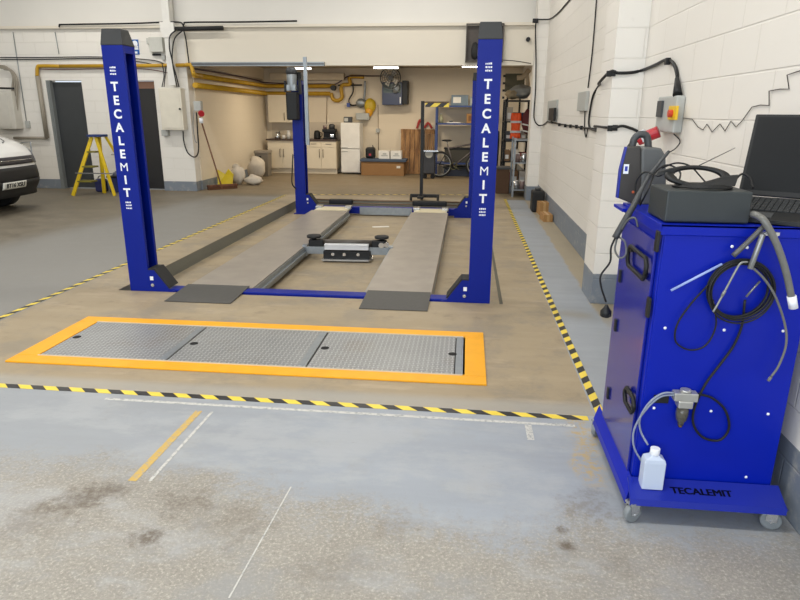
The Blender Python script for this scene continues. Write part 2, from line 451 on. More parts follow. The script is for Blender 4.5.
# steel column against the end wall, boxed in white, with its haunch at the ledge
c = MB(); c.box((-5.94, 12.52, 2.1), (-5.8, 12.7, 5.2))
c.prism([(-6.0, 12.5, 3.12), (-5.94, 12.5, 2.98), (-5.80, 12.5, 2.98), (-5.72, 12.5, 3.1), (-5.72, 12.5, 3.25), (-6.0, 12.5, 3.26)], (0, .2, 0))
struct(c.build('trim_7', WHITE))

# ================================================================ HALL CEILING LIGHTS (high battens, out of frame) + kitchen battens
def batten(x, y, z, L, lab, power, col, along='x'):
    t = thing('ceiling_light', lab, 'ceiling light', (x, y, z), 'fluorescent battens in the back room' if z < 3 else 'high bay battens over the hall')
    dx, dy = (L/2, .035) if along == 'x' else (.035, L/2)
    MB().box((x-dx, y-dy, z+.04), (x+dx, y+dy, z+.1)).build('housing', WHITE, t)
    tb = MB(); a = (x-dx, y, z+.02) if along == 'x' else (x, y-dy, z+.02); b_ = (x+dx, y, z+.02) if along == 'x' else (x, y+dy, z+.02)
    tb.cyl(a, b_, .018, 10); tb.build('tube', mat('lit_tube', (255, 250, 238), .4, emit=9), t)
    o = area('lamp', (x, y, z-.02), (0, 0, 0), L if along == 'x' else .12, .12 if along == 'x' else L, power, col)
    return t
KW = (1, .86, .66)
for px, py, L_, pw, lab in ((299, 68.6, .58, 30, 'lit white ceiling tube above the far left blue post'), (386, 67.8, .58, 34, 'lit white ceiling tube just above the wall heater'), (473, 66.6, .5, 30, 'lit white ceiling tube beside the right blue post')):
    p = onY(px, py, 15.5); batten(p.x, 15.5, p.z-.02, L_, lab, pw, KW)
for x, y, wh in ((-1.2, 1.5, 'over the foreground floor, nearer the right wall'), (-6.5, 1.5, 'over the foreground floor, left side'), (-1.2, 6., 'straight over the lift runways'), (-6.5, 6., 'over the middle floor left of the lift'), (-1.2, 10.4, 'over the far end of the lift'), (-7., 10.4, 'over the stepladder and doors'), (-11.5, 6., 'over the floor beyond the van')):
    batten(x, y, 5.0, 3.0, 'long white batten under the hall roof '+wh, 120 if y < 3 else 78, (1, .96, .90))

# ================================================================ FLOOR MARKINGS
def tape(p0, p1, wd, label, name='hazard_tape', mt=None, h=.0015):
    p0 = Vector((p0[0], p0[1], 0)); p1 = Vector((p1[0], p1[1], 0)); d = p1-p0; L = d.length
    bm = MB(); n = max(2, int(L/.4))
    for i in range(n): bm.box((L*i/n, -wd/2, 0), (L*(i+1)/n, wd/2, h))
    o = bm.build(name, mt or HAZ, origin=(0, 0, 0)); o.location = (p0.x, p0.y, .0005); o.rotation_euler = (0, 0, math.atan2(d.y, d.x))
    return tag(o, label, 'floor tape' if mt is None else 'floor line')
A = onZ(0, 385.5); B = onZ(588, 418.5); dd = (B-A).normalized()
tape(A-dd*4.0, B, .05, 'black and yellow hazard tape running across the floor in front of the orange-framed pit cover')
tape(onZ(600, 413), (.77, 12.5), .05, 'black and yellow hazard tape beside the blue painted walkway along the right wall')
tape((-3.70, 3.1), (-3.63, 12.4), .05, 'black and yellow hazard tape on the floor left of the lift bay')
tape(onZ(312, 194.6), onZ(470, 194.8), .05, 'black and yellow hazard tape crossing the floor behind the lift')
def worn_line(name, c, amt):
    m = bpy.data.materials.new(name); m.use_nodes = True
    t = NT(m); b = t.n['Principled BSDF']; g = t.new('ShaderNodeNewGeometry').outputs['Position']
    k = t.step(t.noise(g, 38, 5, .8), amt, amt+.14)
    t.put(b.inputs['Base Color'], t.mix(k, rgb(c), rgb((150, 152, 152)))); b.inputs['Roughness'].default_value = .7
    return m
WL = worn_line('worn_white_line', (196, 195, 190), .48)
YLN = worn_line('worn_yellow_line', (196, 164, 90), .50)
tape(onZ(105, 398.8), onZ(575, 426), .025, 'worn white line running just in front of the front hazard tape', 'floor_line', WL, .0008)
tape(onZ(199, 411), onZ(132, 481), .04, 'worn yellow line leading from the front tape towards the door', 'floor_line', YLN, .0008)
tape(onZ(212, 412), onZ(150, 481), .016, 'thin white line beside the worn yellow floor line', 'floor_line', WL, .0008)
tape(onZ(528, 425), onZ(531, 440), .035, 'short white paint mark just in front of the tape, left of the trolley', 'floor_line', WL, .0008)
tape(onZ(291, 487), onZ(229, 598), .006, 'faint white scratch line low in the foreground floor', 'floor_line', WL, .0008)

# ================================================================ PIT COVER
PX0, PX1, PY0, PY1 = -3.0, .17, 3.55, 4.5
t = thing('pit_frame', 'orange painted steel frame around the three chequer plates sunk in the floor', 'pit frame', (-1.4, 4.0, 0))
bw = .115; g = .004
def plank(a, b): return MB().box((a[0], a[1], 0), (b[0], b[1], .012))
plank((PX0, PY0), (PX1, PY0+bw)).build('frame_bar', SAFETY, t, .002)
plank((PX0, PY1-bw), (PX1, PY1)).build('frame_bar', SAFETY, t, .002)
plank((PX0, PY0+bw+g), (PX0+.15, PY1-bw-g)).build('frame_bar', SAFETY, t, .002)
plank((PX1-.15, PY0+bw+g), (PX1, PY1-bw-g)).build('frame_bar', SAFETY, t, .002)
tr = MB(); tr.box((PX0+.15, PY0+bw, 0.0005), (PX1-.15, PY0+bw+.012, .015)); tr.box((PX0+.15, PY1-bw-.012, 0.0005), (PX1-.15, PY1-bw, .015))
tr.build('rim_strip', mat('pale_edge_strip', (206, 190, 160), .5), t)
MB().box((PX0+.15, PY0+bw, .0004), (PX1-.15, PY1-bw, .002)).build('pit_shadow_gap', RUBBER, t)
ix0, ix1, iy0, iy1 = PX0+.16, PX1-.185, PY0+bw+.016, PY1-bw-.016
xa = onZ(187, 345).x; xb = onZ(316, 353).x
for (a, b, lab, hs) in ((ix0, xa-.006, 'left grey chequer plate of the floor pit cover', ((77, 337), (194, 343.5))), (xa+.006, xb-.006, 'middle grey chequer plate of the floor pit cover', ()), (xb+.006, ix1-.02, 'right grey chequer plate of the floor pit cover', ((325, 348), (452.5, 354)))):
    o = thing('chequer_plate', lab, 'floor plate', ((a+b)/2, 4.0, .0025), 'chequer plates over the pit')
    MB().box((a, iy0, .0025), (b, iy1, .012)).build('plate', CHK, o, .001)
    for hx, hy in hs:
        h_ = onZ(hx, hy, .012); MB().cyl((h_.x, h_.y, .0105), (h_.x, h_.y, .0128), .03).build('lifting_hole', mat('black_hole', (14, 14, 14), .9), o)
    if b < ix1-.1: MB().box((b-.05, iy0+.02, .012), (b-.004, iy1-.02, .0135)).build('edge_strip', GALV, o)
o = MB().box((ix1-.012, iy0, .002), (ix1+.05, iy1, .012)).build('end_plate', GALV)
tag(o, 'narrow plain steel strip at the right end of the chequer plates', 'floor plate')

# ================================================================ FOUR POST LIFT
lift = thing('car_lift', 'blue four post vehicle lift with two steel runways set in a floor recess', 'car lift', (-1.42, 8., -RD))
ZT = 2.13
def small_print(b, x, z, y, n=3, w=.055):
    rg = random.Random(int(z*100))
    for k in range(n):
        xx = x-w/2*(1-.1*rg.random()); zz = z-k*.026
        while xx < x+w/2:
            ww = rg.uniform(.006, .014); b.box((xx, y-.0012, zz), (min(xx+ww, x+w/2), y, zz+.015*rg.uniform(.7, 1))); xx += ww+.004
def post(x0, y0, side, letters, ztop=ZT, dep=.2, wd=.19):
    """C-section post, x0..x0+wd, open side towards `side`"""
    x1 = x0+wd; th = .012; z0 = -RD
    b = MB()
    outer = x0 if side > 0 else x1; inner = x1 if side > 0 else x0
    sx = side
    prof = [(outer, y0), (inner, y0), (inner, y0+.035), (inner-sx*th, y0+.035), (inner-sx*th, y0+th), (outer+sx*th, y0+th), (outer+sx*th, y0+dep-th), (inner-sx*th, y0+dep-th), (inner-sx*th, y0+dep-.035), (inner, y0+dep-.035), (inner, y0+dep), (outer, y0+dep)]
    b.prism([(p[0], p[1], z0) for p in prof], (0, 0, ztop-z0))
    p = b.build('post', BLUE, lift, .002)
    MB().box((x0+.005, y0+.005, ztop-.06), (x1-.001, y0+dep-.005, ztop-.0)).build('top_plate', BLUE, p)
    MB().box((x0-.04, y0+.005, z0), (x1+.04, y0+dep+.04, z0+.015)).build('base_plate', BLUE, p)
    cap = MB(); h = .13
    a = [(x0-.004, y0-.004, ztop), (x1+.004, y0-.004, ztop), (x1+.004, y0+dep+.004, ztop), (x0-.004, y0+dep+.004, ztop)]
    t_ = [(x0+.008, y0+.02, ztop+h), (x1-.012, y0+.02, ztop+h), (x1-.012, y0+dep-.05, ztop+h), (x0+.008, y0+dep-.05, ztop+h)]
    V = cap.grid([a, t_], smooth=False, closed=True); cap._f(V[0][::-1]); cap._f(V[1])
    cap.build('cap', mat('cap_charcoal', (44, 46, 47), .5) if letters else BLACK, p, .006)
    # slotted locking bar inside
    lb = MB(); cx = outer+sx*.05
    lb.box((cx-.01, y0+dep/2-.03, z0), (cx+.01, y0+dep/2+.03, ztop-.2)); lb.build('locking_bar', BLUE, p)
    MB().tube([(inner-sx*.06, y0+.06, z0+.02), (inner-sx*.06, y0+.06, ztop-.05)], .007, 6, False).build('lift_cable', STEEL, p)
    if letters:
        zt, zb, cx_ = letters
        tb = MB()
        for i, ch in enumerate('TECALEMIT'):
            z = zt+(zb-zt)*i/8
            tb.text(ch, .102, Matrix.Translation((cx_, y0-.0015, z)) @ FRONT, .001, .0 if ch == 'M' else .0032)
        tb.build('lettering', LETTER, p)
        sp = MB(); small_print(sp, cx_, zt+.15, y0, 3); small_print(sp, cx_, zb-.09, y0, 3); sp.build('small_print', LETTER, p)
    return p
YN = 5.31
zt1 = onY(488, 84.5, YN).z; zb1 = onY(482.5, 199, YN).z
zt0 = onY(115, 87, YN).z; zb0 = onY(127.6, 193, YN).z
pl = post(-3.08, YN, 1, (zt0, zb0, onY(121, 140, YN).x))
pr = post(.055, YN, -1, (zt1, zb1, onY(485.5, 140, YN).x), 2.16)
pfl = post(-3.02, 10.92, 1, None, 2.12)
pfr = post(.05, 10.92, -1, None, 2.12)
# gussets at the near posts, bolts
def gusset(parent, x, s, y=YN, far=False):
    b = MB(); b.prism([(x, y, -RD), (x+s*.24, y, -RD), (x+s*.24, y, .01), (x+s*.19, y, .02), (x+s*.06, y, .20), (x, y, .20)], (0, .012, 0))
    gq = b.build('gusset', BLUE, parent)
    b = MB(); b.prism([(x+s*.055, y, .205), (x+s*.185, y, .03), (x+s*.195, y, .038), (x+s*.065, y, .215)], (0, .18, 0))
    b.box((min(x, x+s*.06), y, .2), (max(x, x+s*.06), y+.18, .212)); b.build('gusset_edge', RUBBER, gq)
    b = MB(); b.box((x+s*.015, y-.004, .105), (x+s*.045, y, .14)); b.build('sticker', LETTER, gq)
    b = MB(); b.cyl((x+s*.035, y, .06), (x+s*.035, y-.012, .06), .016, 6); b.cyl((x+s*.035, y-.012, .06), (x+s*.035, y-.02, .06), .009, 8); b.build('bolt', STEEL, gq)
    return gq
gusset(pl, -2.89, 1); gusset(pr, .055, -1)
gusset(pfl, -2.83, 1, 10.92); gusset(pfr, .05, -1, 10.92)
# crossbeams
b = MB(); b.box((-2.80, 5.33, -.12), (0, 5.47, .018)); b.build('crossbeam', BLUE, lift, .008)
b = MB(); b.box((-2.76, 10.93, -.12), (-.02, 11.08, .0)); b.build('crossbeam', BLUE, lift, .008)
mp = MB(); mp.box((-1.86, 10.915, -.13), (-.93, 10.928, .0)); mp.build('steel_face_panel', GALV, lift)
# runways with side lips
def runway(x0, x1):
    b = MB(); ya, yb = 5.44, 10.35
    b.box((x0, ya, -.03), (x1, yb, 0.018))
    r = b.build('runway', RUNWAY, lift, .002)
    for xx in (x0, x1-.02):
        MB().box((xx, ya, -.12), (xx+.02, yb, -.03)).build('side_channel', GALV, r)
    s = 1 if x0 < -1.5 else -1
    xi = x1 if s > 0 else x0
    MB().box((min(xi, xi+s*.035), ya, -.06), (max(xi, xi+s*.035), yb, -.04)).build('jack_rail', GALV, r)
    MB().box((min(xi+s*.002, xi+s*.012), ya, -.04), (max(xi+s*.002, xi+s*.012), yb, .005)).build('jack_rail_lip', GALV, r)
    # turn plate and end stops at the far end
    MB().box((x0+.03, 10.35, -.02), (x1-.03, 10.86, .012)).build('slip_plate', mat('pale_alloy', (206, 200, 176), .45, .3), r)
    MB().box((x0+.06, 10.37, .012), (x1-.06, 10.72, .02)).build('slip_plate_top', mat('cream_alloy', (214, 204, 172), .5), r)
    for xx in (x0, x1-.12): MB().box((xx, 10.62, .0), (xx+.12, 10.8, .05)).build('end_bracket', STEEL, r, .01)
    return r
RL = (-2.59, -1.96); RR = (-.89, -.28)
runway(*RL); runway(*RR)
# black approach ramps
RAMP = mat('black_tread_plate', (74, 73, 70), .6, 0, .12, 30)
for x0, x1, dx in ((-2.60, -2.0, .0), (-.87, -.285, .0)):
    b = MB(); b.prism([(x0, 5.0, .003), (x0, 5.0, .007), (x0, 5.5, .028), (x0, 5.5, .02)], (x1-x0, 0, 0))
    b.build('approach_ramp', RAMP, lift)
# rear rails with rubber stops behind the crossbeam
for y, z, r in ((11.25, .02, .012), (11.45, .05, .014)):
    MB().cyl((-2.85, y, z), (-.0, y, z), r, 8).build('cross_rod', mat('rusty_rod', (120, 100, 82), .5, .4), lift)
for xa, xb, zz in ((-2.48, -2.04, .09), (-.95, -.33, .09)):
    MB().box((xa, 11.2, .0), (xb, 11.32, zz)).build('wheel_stop', BLACK, lift, .02)
# power unit on the far left post and guide rail
pu = MB(); xc = -2.98; yc = 10.86
pu.box((-3.06, 10.72, onY(290, 120, 10.8).z), (-2.87, 10.915, onY(290, 92, 10.8).z)); o = pu.build('oil_tank', BLACK, pfl, .02)
z1 = onY(295, 91, 10.8).z; z2 = onY(295, 69, 10.8).z
q = MB(); q.cyl((-2.97, 10.82, z1), (-2.97, 10.82, z2-.08), .085, 16); q.box((-3.05, 10.74, z1), (-2.89, 10.9, z1+.1)); q.build('pump_motor', GALV, pfl, .006)
q = MB(); q.lathe((-2.97, 10.82, z2-.08), [(.09, 0), (.092, .06), (.07, .1), (.03, .11)]); q.build('motor_cover', DGREY, pfl)
MB().box((-3.09, 10.76, z1-.02), (-3.06, 10.8, z1+.16)).build('control_lever', BLACK, pfl); MB().box((-2.87, 10.84, z1-.05), (-2.83, 10.9, z1+.2)).build('limit_switch', BLACK, pfl)
xg = onY(306, 90, 10.88).x
q = MB(); q.box((xg-.03, 10.86, onY(307, 145, 10.88).z), (xg+.03, 10.9, onY(303, 57, 10.88).z)); q.build('guide_rail', GALV, pfl)
MB().tube([(-3.03, 10.91, .9), (-3.05, 10.89, .6), (-3.06, 10.89, .4), (-3.0, 10.91, .3)], .012, 6).build('hydraulic_hose', BLACK, pfl)

# jack beam between the runways
jk = thing('jack_beam', 'silver and black jacking beam with round black pads between the runways', 'jacking beam', (-1.42, 7.55, -.1))
JM = Matrix.Translation((-1.425, 7.45, 0)) @ Matrix.Rotation(R(3), 4, 'Z')
b = MB(JM); b.box((-.29, -.1, -.115), (.29, .12, -.02)); b.build('jack_body', BLACK, jk, .008)
b = MB(JM); b.box((-.27, -.12, -.0), (.27, -.07, .055)); b.box((-.27, -.13, .052), (.27, -.05, .07)); b.build('front_plate', mat('silver_plate', (216, 218, 222), .35, .3), jk, .004)
b = MB(JM); b.prism([(-.30, -.16, -.13), (.27, -.16, -.13), (.31, -.10, -.13), (.31, .1, -.13), (-.30, .1, -.13)], (0, 0, .018)); b.build('bottom_tray', STEEL, jk)
b = MB(JM); b.cyl((-.4, .02, .065), (.4, .02, .065), .035, 12); b.box((-.3, .03, .0), (.3, .12, .085)); b.build('extension_arm', mat('brown_black', (72, 66, 60), .4), jk)
for s in (-1, 1):
    b = MB(JM); b.box((s*.27, -.05, -.07), (s*.56, .0, .02)) if s > 0 else b.box((-.56, -.05, -.07), (-.27, .0, .02))
    b.box((min(s*.5, s*.56), -.05, -.1), (max(s*.5, s*.56), .06, .035)); b.build('side_bracket', GALV, jk, .004)
    b = MB(JM); b.box((min(s*.3, s*.48), -.03, .02), (max(s*.3, s*.48), .07, .10)); b.build('arm_block', BLACK, jk, .006)
    b = MB(JM); b.lathe((s*.42, .02, .10), [(.03, 0), (.03, .02), (.085, .025), (.09, .045), (.08, .055), (.0, .055)]); b.build('lifting_pad', RUBBER, jk)
for x in (-.17, -.03, .14):
    b = MB(JM); b.cyl((x, -.1, -.055), (x, -.118, -.055), .02, 10); b.build('chrome_fitting', CHROME, jk)
b = MB(JM); b.cyl((.42, -.055, .05), (.42, .0, .05), .035, 12); b.cyl((.48, -.07, .06), (.48, .0, .06), .03, 12); b.build('chrome_roller', CHROME, jk)
o = MB().box((-1.47, 9.75, -RD), (-1.2, 9.83, -RD+.004), Matrix.Translation((-1.5, 9.8, 0)) @ Matrix.Rotation(.3, 4, 'Z') @ Matrix.Translation((1.5, -9.8, 0))).build('paper_scrap', WHITE)
tag(o, 'white paper scrap lying on the recess floor between the runways', 'paper scrap')

# ================================================================ TALL POLE STAND behind the right runway
t = thing('pole_stand', 'black upright pole on a wheeled base with a hazard striped arm, behind the lift', 'pole stand', (-.84, 11.9, 0))
zt = onY(421, 101, 11.9).z
MB().box((-.87, 11.88, .1), (-.81, 11.94, zt)).build('pole', BLACK, t)
b = MB(); b.box((-1.05, 11.86, .07), (-.5, 11.96, .13)); b.box((-.9, 11.66, .07), (-.78, 12.16, .11)); b.build('base', BLACK, t, .01)
for x, y in ((-1.03, 11.85), (-.52, 11.85), (-.84, 12.12)):
    MB().cyl((x-.02, y, .055), (x+.02, y, .055), .055, 14).build('wheel', RUBBER, t)
HZA = MB(); HZA.box((-.79, 11.86, onY(430, 107, 11.9).z), (-.36, 11.94, onY(430, 103, 11.9).z)); o = HZA.build('striped_arm', HAZV, t)
MB().box((-.81, 11.87, onY(430, 103, 11.9).z), (-.36, 11.93, onY(430, 101.5, 11.9).z)).build('arm_top', mat('brown_wood_bar', (84, 62, 44), .6), t)

# ================================================================ TROLLEY (right foreground)
CX0, CX1, CY0, CY1, CZ0, CZ1 = .74, 1.292, 2.4, 2.98, .12, 1.2
cart = thing('diagnostic_trolley', 'tall blue metal trolley on castors by the right wall, hung with hoses', 'trolley', (1.0, 2.6, 0))
body = MB().box((CX0, CY0, CZ0), (CX1, CY1, CZ1)).build('body', CARTBLUE, cart, .004)
fp = MB().box((CX0+.006, CY0-.006, CZ0+.01), (CX1+.002, CY0, CZ1-.03)).build('front_panel', CARTBLUE, body, .002)
# top tray with folded rim
b = MB(); b.box((CX0-.012, CY0-.012, CZ1), (CX1+.01, CY1+.01, CZ1+.012)); b.box((CX0-.012, CY0-.012, CZ1-.03), (CX1+.01, CY0-.006, CZ1+.012)); b.box((CX0-.014, CY0-.012, CZ1-.03), (CX0-.006, CY1+.01, CZ1+.012)); b.build('top_tray', CARTBLUE, cart, .003)
# side door on the left face
sd = MB().box((CX0-.012, CY0+.035, CZ0+.02), (CX0-.0005, CY1-.02, CZ1-.06)).build('side_door', mat('trolley_side_paint', (18, 30, 138), .2, 0, .03, coat=.25), cart, .003)
for z in (1.0, .74):
    pass
def onCart(px, py): return onX(px, py, CX0-.012)
for (px, py) in ((658, 241), (649, 307)):
    p = onCart(px, py); MB().box((CX0-.022, p.y-.02, p.z-.04), (CX0-.010, p.y+.012, p.z+.04)).build('hinge', BLACK, sd, .003)
for (px, py) in ((621, 276), (616.5, 325), (609, 393)):
    p = onCart(px, py); MB().box((CX0-.022, p.y-.012, p.z-.03), (CX0-.010, p.y+.012, p.z+.03)).build('hinge', BLACK, sd, .003)
# handles (black pull rings with recess)
for (cx_, cy_, wl, wr, ht, hb_) in ((640, 262, 629, 650, 247, 276), (632.5, 400, 626.5, 638, 389, 412)):
    c_ = onCart(cx_, cy_); x = CX0-.014; k = .025
    tt = onCart(cx_, ht); bb = onCart(cx_, hb_)
    y1_ = onCart(wl, cy_).y; y0_ = onCart(wr, cy_).y
    hw = (y1_-y0_)/2*.95; y0_, y1_ = c_.y-hw, c_.y+hw
    zh = (tt.z-bb.z)/2*.78; z0_, z1_ = c_.z-zh, c_.z+zh
    b = MB(); pts = [(x, y0_, z0_+k), (x, y0_, z1_-k), (x, y0_+k, z1_), (x, y1_-k, z1_), (x, y1_, z1_-k), (x, y1_, z0_+k), (x, y1_-k, z0_), (x, y0_+k, z0_), (x, y0_, z0_+k)]
    b.tube([(p[0]-.012, p[1], p[2]) for p in pts], .009, 6, False)
    b.box((x-.012, y0_+.02, z0_+.012), (x, y0_+.04, z0_+.025)); b.box((x-.012, y1_-.04, z1_-.025), (x, y1_-.02, z1_-.012))
    b.build('door_pull', BLACK, sd)
# base frame with sloped lips
b = MB(); lz0, lz1 = .095, .125
b.box((.715, 2.275, lz0), (1.30, 3.04, lz0+.012))
b.build('base_frame', CARTBLUE, cart, .003)
b = MB(); b.prism([(.72, 2.385, .145), (.705, 2.268, .115), (.705, 2.262, .088), (.705, 2.272, .086), (.72, 2.28, .10), (.72, 2.39, .13)], (.60, 0, 0)); lipf = b.build('front_lip', mat('trolley_lip_paint', (30, 44, 150), .35, 0, .03, spec=.35), cart)
b = MB(); b.prism([(.735, 2.36, .145), (.70, 2.30, .1), (.695, 2.30, .072), (.71, 2.30, .072), (.735, 2.36, .125)], (0, .70, 0)); b.build('side_lip', CARTBLUE, cart)
# TECALEMIT on the front lip
ang = math.atan2(.045, .14)
b = MB(); [b.text('TECALEMIT', .047, Matrix.Translation((onY(701, 496, 2.32).x+ox, 2.322, .1306+abs(ox)*.05)) @ Matrix.Rotation(math.atan2(.03, .117), 4, 'X'), .0006, .0) for ox in (-.0016, 0, .0016)]; b.build('lettering', mat('dark_navy_lettering', (8, 10, 26), .6, spec=.1), lipf)
for i, (px, py) in enumerate(((665, 328), (724, 330), (783, 331), (654, 408), (711, 411), (768, 414), (746, 477), (732, 246.5), (747, 247.5))):
    p = onY(px, py, CY0-.006)
    MB().lathe((p.x, CY0-.006, p.z), [(.006, 0), (.006, .0015), (.003, .003)], (0, -1, 0), 10).build('rivet', LETTER, fp)
# castors
for (x, y, rz) in ((.725, 2.285, .5), (1.27, 2.30, -.3), (.72, 3.0, .9), (1.26, 2.98, .2)):
    M_ = Tm((x, y, 0), rz)
    c_ = MB(M_); c_.cyl((0, -.013, .04), (0, .013, .04), .04, 20); w_ = c_.build('castor', mat('clear_grey_wheel', (150, 156, 160), .3, 0, .1, trans=.3), cart, .006)
    b = MB(M_); b.box((-.02, -.019, .04), (.02, -.015, .092)); b.box((-.02, .015, .04), (.02, .019, .092)); b.box((-.024, -.022, .084), (.024, .022, .094)); b.cyl((0, -.022, .04), (0, .022, .04), .006, 8); b.build('castor_fork', STEEL, w_)
# recess dark at hose exit, regulator and its bracket
p = onY(661, 399, CY0-.006)
MB().box((p.x-.03, CY0-.009, p.z-.018), (p.x+.03, CY0-.006, p.z+.018)).build('cable_port', BLACK, fp, .004)
p = onY(685, 396, CY0-.03)
b = MB(); b.box((p.x-.045, CY0-.05, p.z-.018), (p.x+.045, CY0-.008, p.z+.018)); b.cyl((p.x, CY0-.03, p.z+.018), (p.x, CY0-.03, p.z+.03), .022, 12); b.box((p.x-.028, CY0-.055, p.z-.045), (p.x+.028, CY0-.008, p.z-.015)); rg_ = b.build('regulator_body', mat('cast_alloy', (188, 188, 184), .35, .6), cart, .004)
b = MB(); b.lathe((p.x-.002, CY0-.032, p.z-.045), [(.022, 0), (.024, -.03), (.021, -.055), (.012, -.07), (.012, -.08), (.003, -.082)][::-1]); b.build('filter_bowl', mat('smoked_bowl', (120, 116, 104), .15, 0, .05, trans=.6), rg_)
b = MB(); b.cyl((p.x-.002, CY0-.032, p.z-.12), (p.x-.002, CY0-.032, p.z-.135), .008, 8); b.build('drain_valve', mat('brass', (190, 150, 70), .3, .9), rg_)
def cpt(px, py, d=.03): return onY(px, py, CY0-d)
# translucent tubes to the bottle
CLR = mat('clear_tube', (170, 180, 200), .2, 0, .03, trans=.5)
b = MB(); b.tube([cpt(680, 394), cpt(664, 393), cpt(650, 402), cpt(640, 418), cpt(641, 432), cpt(648, 445, .05)], .0045, 6); b.tube([cpt(676, 395), cpt(660, 397), cpt(644, 412), cpt(634, 430), cpt(634, 447), cpt(642, 462, .03)], .0045, 6); b.build('clear_tubes', CLR, cart)
b = MB(); b.tube([cpt(745, 300), cpt(742, 325, .02), cpt(734, 345, .02), cpt(722, 362, .02), cpt(705, 385, .02), cpt(694, 410, .02), cpt(694, 426, .02), cpt(704, 438, .02), cpt(720, 440, .02), cpt(729, 428, .02), cpt(725, 410, .02), cpt(712, 398, .02), cpt(698, 394, .03)], .005, 8); b.build('air_hose', BLACK, cart)

# bottle (rests against the panel on the lip)
bl = thing('bottle', 'translucent white plastic bottle with white cap on the trolley foot', 'bottle', (0, 0, 0))
pb = onY(653, 467, 2.33)
bx, bz = pb.x+.004, .13
WORLD[bl.name] = Vector((bx, 2.345, bz)); bl.location = (bx, 2.345, bz)
b = MB(); b.box((bx-.042, 2.315, bz), (bx+.042, 2.372, bz+.125)); b.prism([(bx-.042, 2.315, bz+.125), (bx+.042, 2.315, bz+.125), (bx+.02, 2.33, bz+.147), (bx-.02, 2.33, bz+.147)], (0, .001, 0))
BOT = mat('translucent_white_plastic', (206, 218, 238), .35, 0, .02, trans=.15)
b.bm.clear(); V = b.grid([[(bx+sx*wx, 2.3435+sy*wy, bz+h) for sx, sy in ((-1, -1), (1, -1), (1, 1), (-1, 1))] for wx, wy, h in ((.040, .026, 0), (.042, .028, .004), (.042, .028, .12), (.038, .026, .135), (.018, .018, .146), (.016, .016, .152))], False, True); b._f(V[0][::-1]); b._f(V[-1]); b.build('body', BOT, bl, .006)
MB().cyl((bx, 2.3435, bz+.15), (bx, 2.3435, bz+.178), .019, 18).build('cap', LETTER, bl, .002)

# hook bracket and hoses
hb = MB(); h0 = cpt(766, 232, .0); hb.box((h0.x-.03, CY0-.03, h0.z-.008), (h0.x+.035, CY0-.006, h0.z+.004)); hb.box((h0.x-.006, CY0-.08, h0.z-.004), (h0.x+.006, CY0-.02, h0.z+.012)); hb.build('hook_bracket', STEEL, cart)
GH = mat('smoky_hose', (112, 112, 108), .3, 0, .15, 30)
TP = mat('dark_smoky_hose', (84, 84, 84), .35, 0, .2, 40)
b = MB(); b.tube([cpt(753, 214, .02), cpt(758, 216, .05), cpt(765, 222, .08), cpt(777, 245, .09), cpt(786, 272, .09), cpt(792, 300, .09)], .0125, 10); o = b.build('exhaust_hose', GH); tag(o, 'thick smoky grey hose looped over the trolley hook, hanging at the right', 'hose')
q = MB(); a = cpt(791.5, 296, .09); c2 = cpt(793.5, 308, .09); q.cyl(a, c2, .0155, 16); oo = q.build('white_collar', LETTER); oo.parent = o; oo.matrix_parent_inverse = o.matrix_world.inverted()
oo.location = Vector(oo.location)-o.location
b = MB(); b.tube([cpt(764, 226, .05), cpt(750, 240, .05), cpt(733, 256, .05)], .010, 8); o = b.build('short_hose', TP); tag(o, 'short dark ribbed tube slanting left from the trolley hook', 'hose')
b = MB(); b.cyl(cpt(763, 234, .07), cpt(750, 269, .07), .010, 12); o = b.build('metal_probe', mat('grey_alloy', (136, 138, 138), .3, .6), None, .002); tag(o, 'straight grey metal probe handle hanging from the trolley hook', 'probe')
b = MB(); b.tube([cpt(748, 262, .06), cpt(741, 263, .06), cpt(735, 272, .06), cpt(720, 300, .06), cpt(713, 312, .06)], .0042, 6); b.cyl(cpt(722, 296, .06), cpt(725, 291, .06), .006, 8); o = b.build('probe_wire', mat('grey_probe', (140, 142, 138), .3, .4)); tag(o, 'bent thin metal probe in front of the coiled black cable', 'probe')
b = MB(); b.cyl(cpt(671, 290.5, .03), cpt(722, 264, .03), .0048, 8); o = b.build('plastic_tube', mat('pale_blue_tube', (150, 170, 224), .35)); tag(o, 'pale blue straight plastic tube poking out left of the cable coil', 'tube')
b = MB(); b.tube([cpt(753, 268, .06), cpt(765, 280, .06), cpt(776, 298, .06), cpt(785, 325, .06), cpt(786, 345, .06), cpt(779, 365, .06), cpt(771, 377, .06)], .0045, 8); b.tube([cpt(771, 377, .06), cpt(768, 381, .06)], .006, 8, False); o = b.build('thin_hose', GH); tag(o, 'thin grey hose curving down on the right of the trolley front', 'hose')
b = MB(); b.tube([cpt(760, 281, .05), cpt(752, 290, .05), cpt(746, 297, .05)], .0038, 6, False); o = b.build('small_probe', mat('grey_alloy', (136, 138, 138))); tag(o, 'short thin rod leaning inside the cable coil', 'rod')
# coil of black cable
cc = cpt(739, 290, .03); rg = random.Random(3); b = MB()
for k in range(8):
    Rr = .104+.004*(k % 4)+rg.uniform(-.003, .003)
    b.torus(cc+Vector((rg.uniform(-.006, .006), -.006*(k//3)-.004*(k % 2), rg.uniform(-.008, .006))), Rr, .0036, (rg.uniform(-.04, .04), 1, rg.uniform(-.04, .04)), 40, 6)
b.tube([cpt(708, 285, .04), cpt(690, 305, .03), cpt(677, 325, .03), cpt(676, 342, .03), cpt(690, 350, .03), cpt(706, 345, .03), cpt(716, 325, .03), cpt(713, 300, .04)], .0036, 6)
o = b.build('cable_coil', BLACK); tag(o, 'coil of thin black cable hanging on the blue trolley front', 'cable coil')

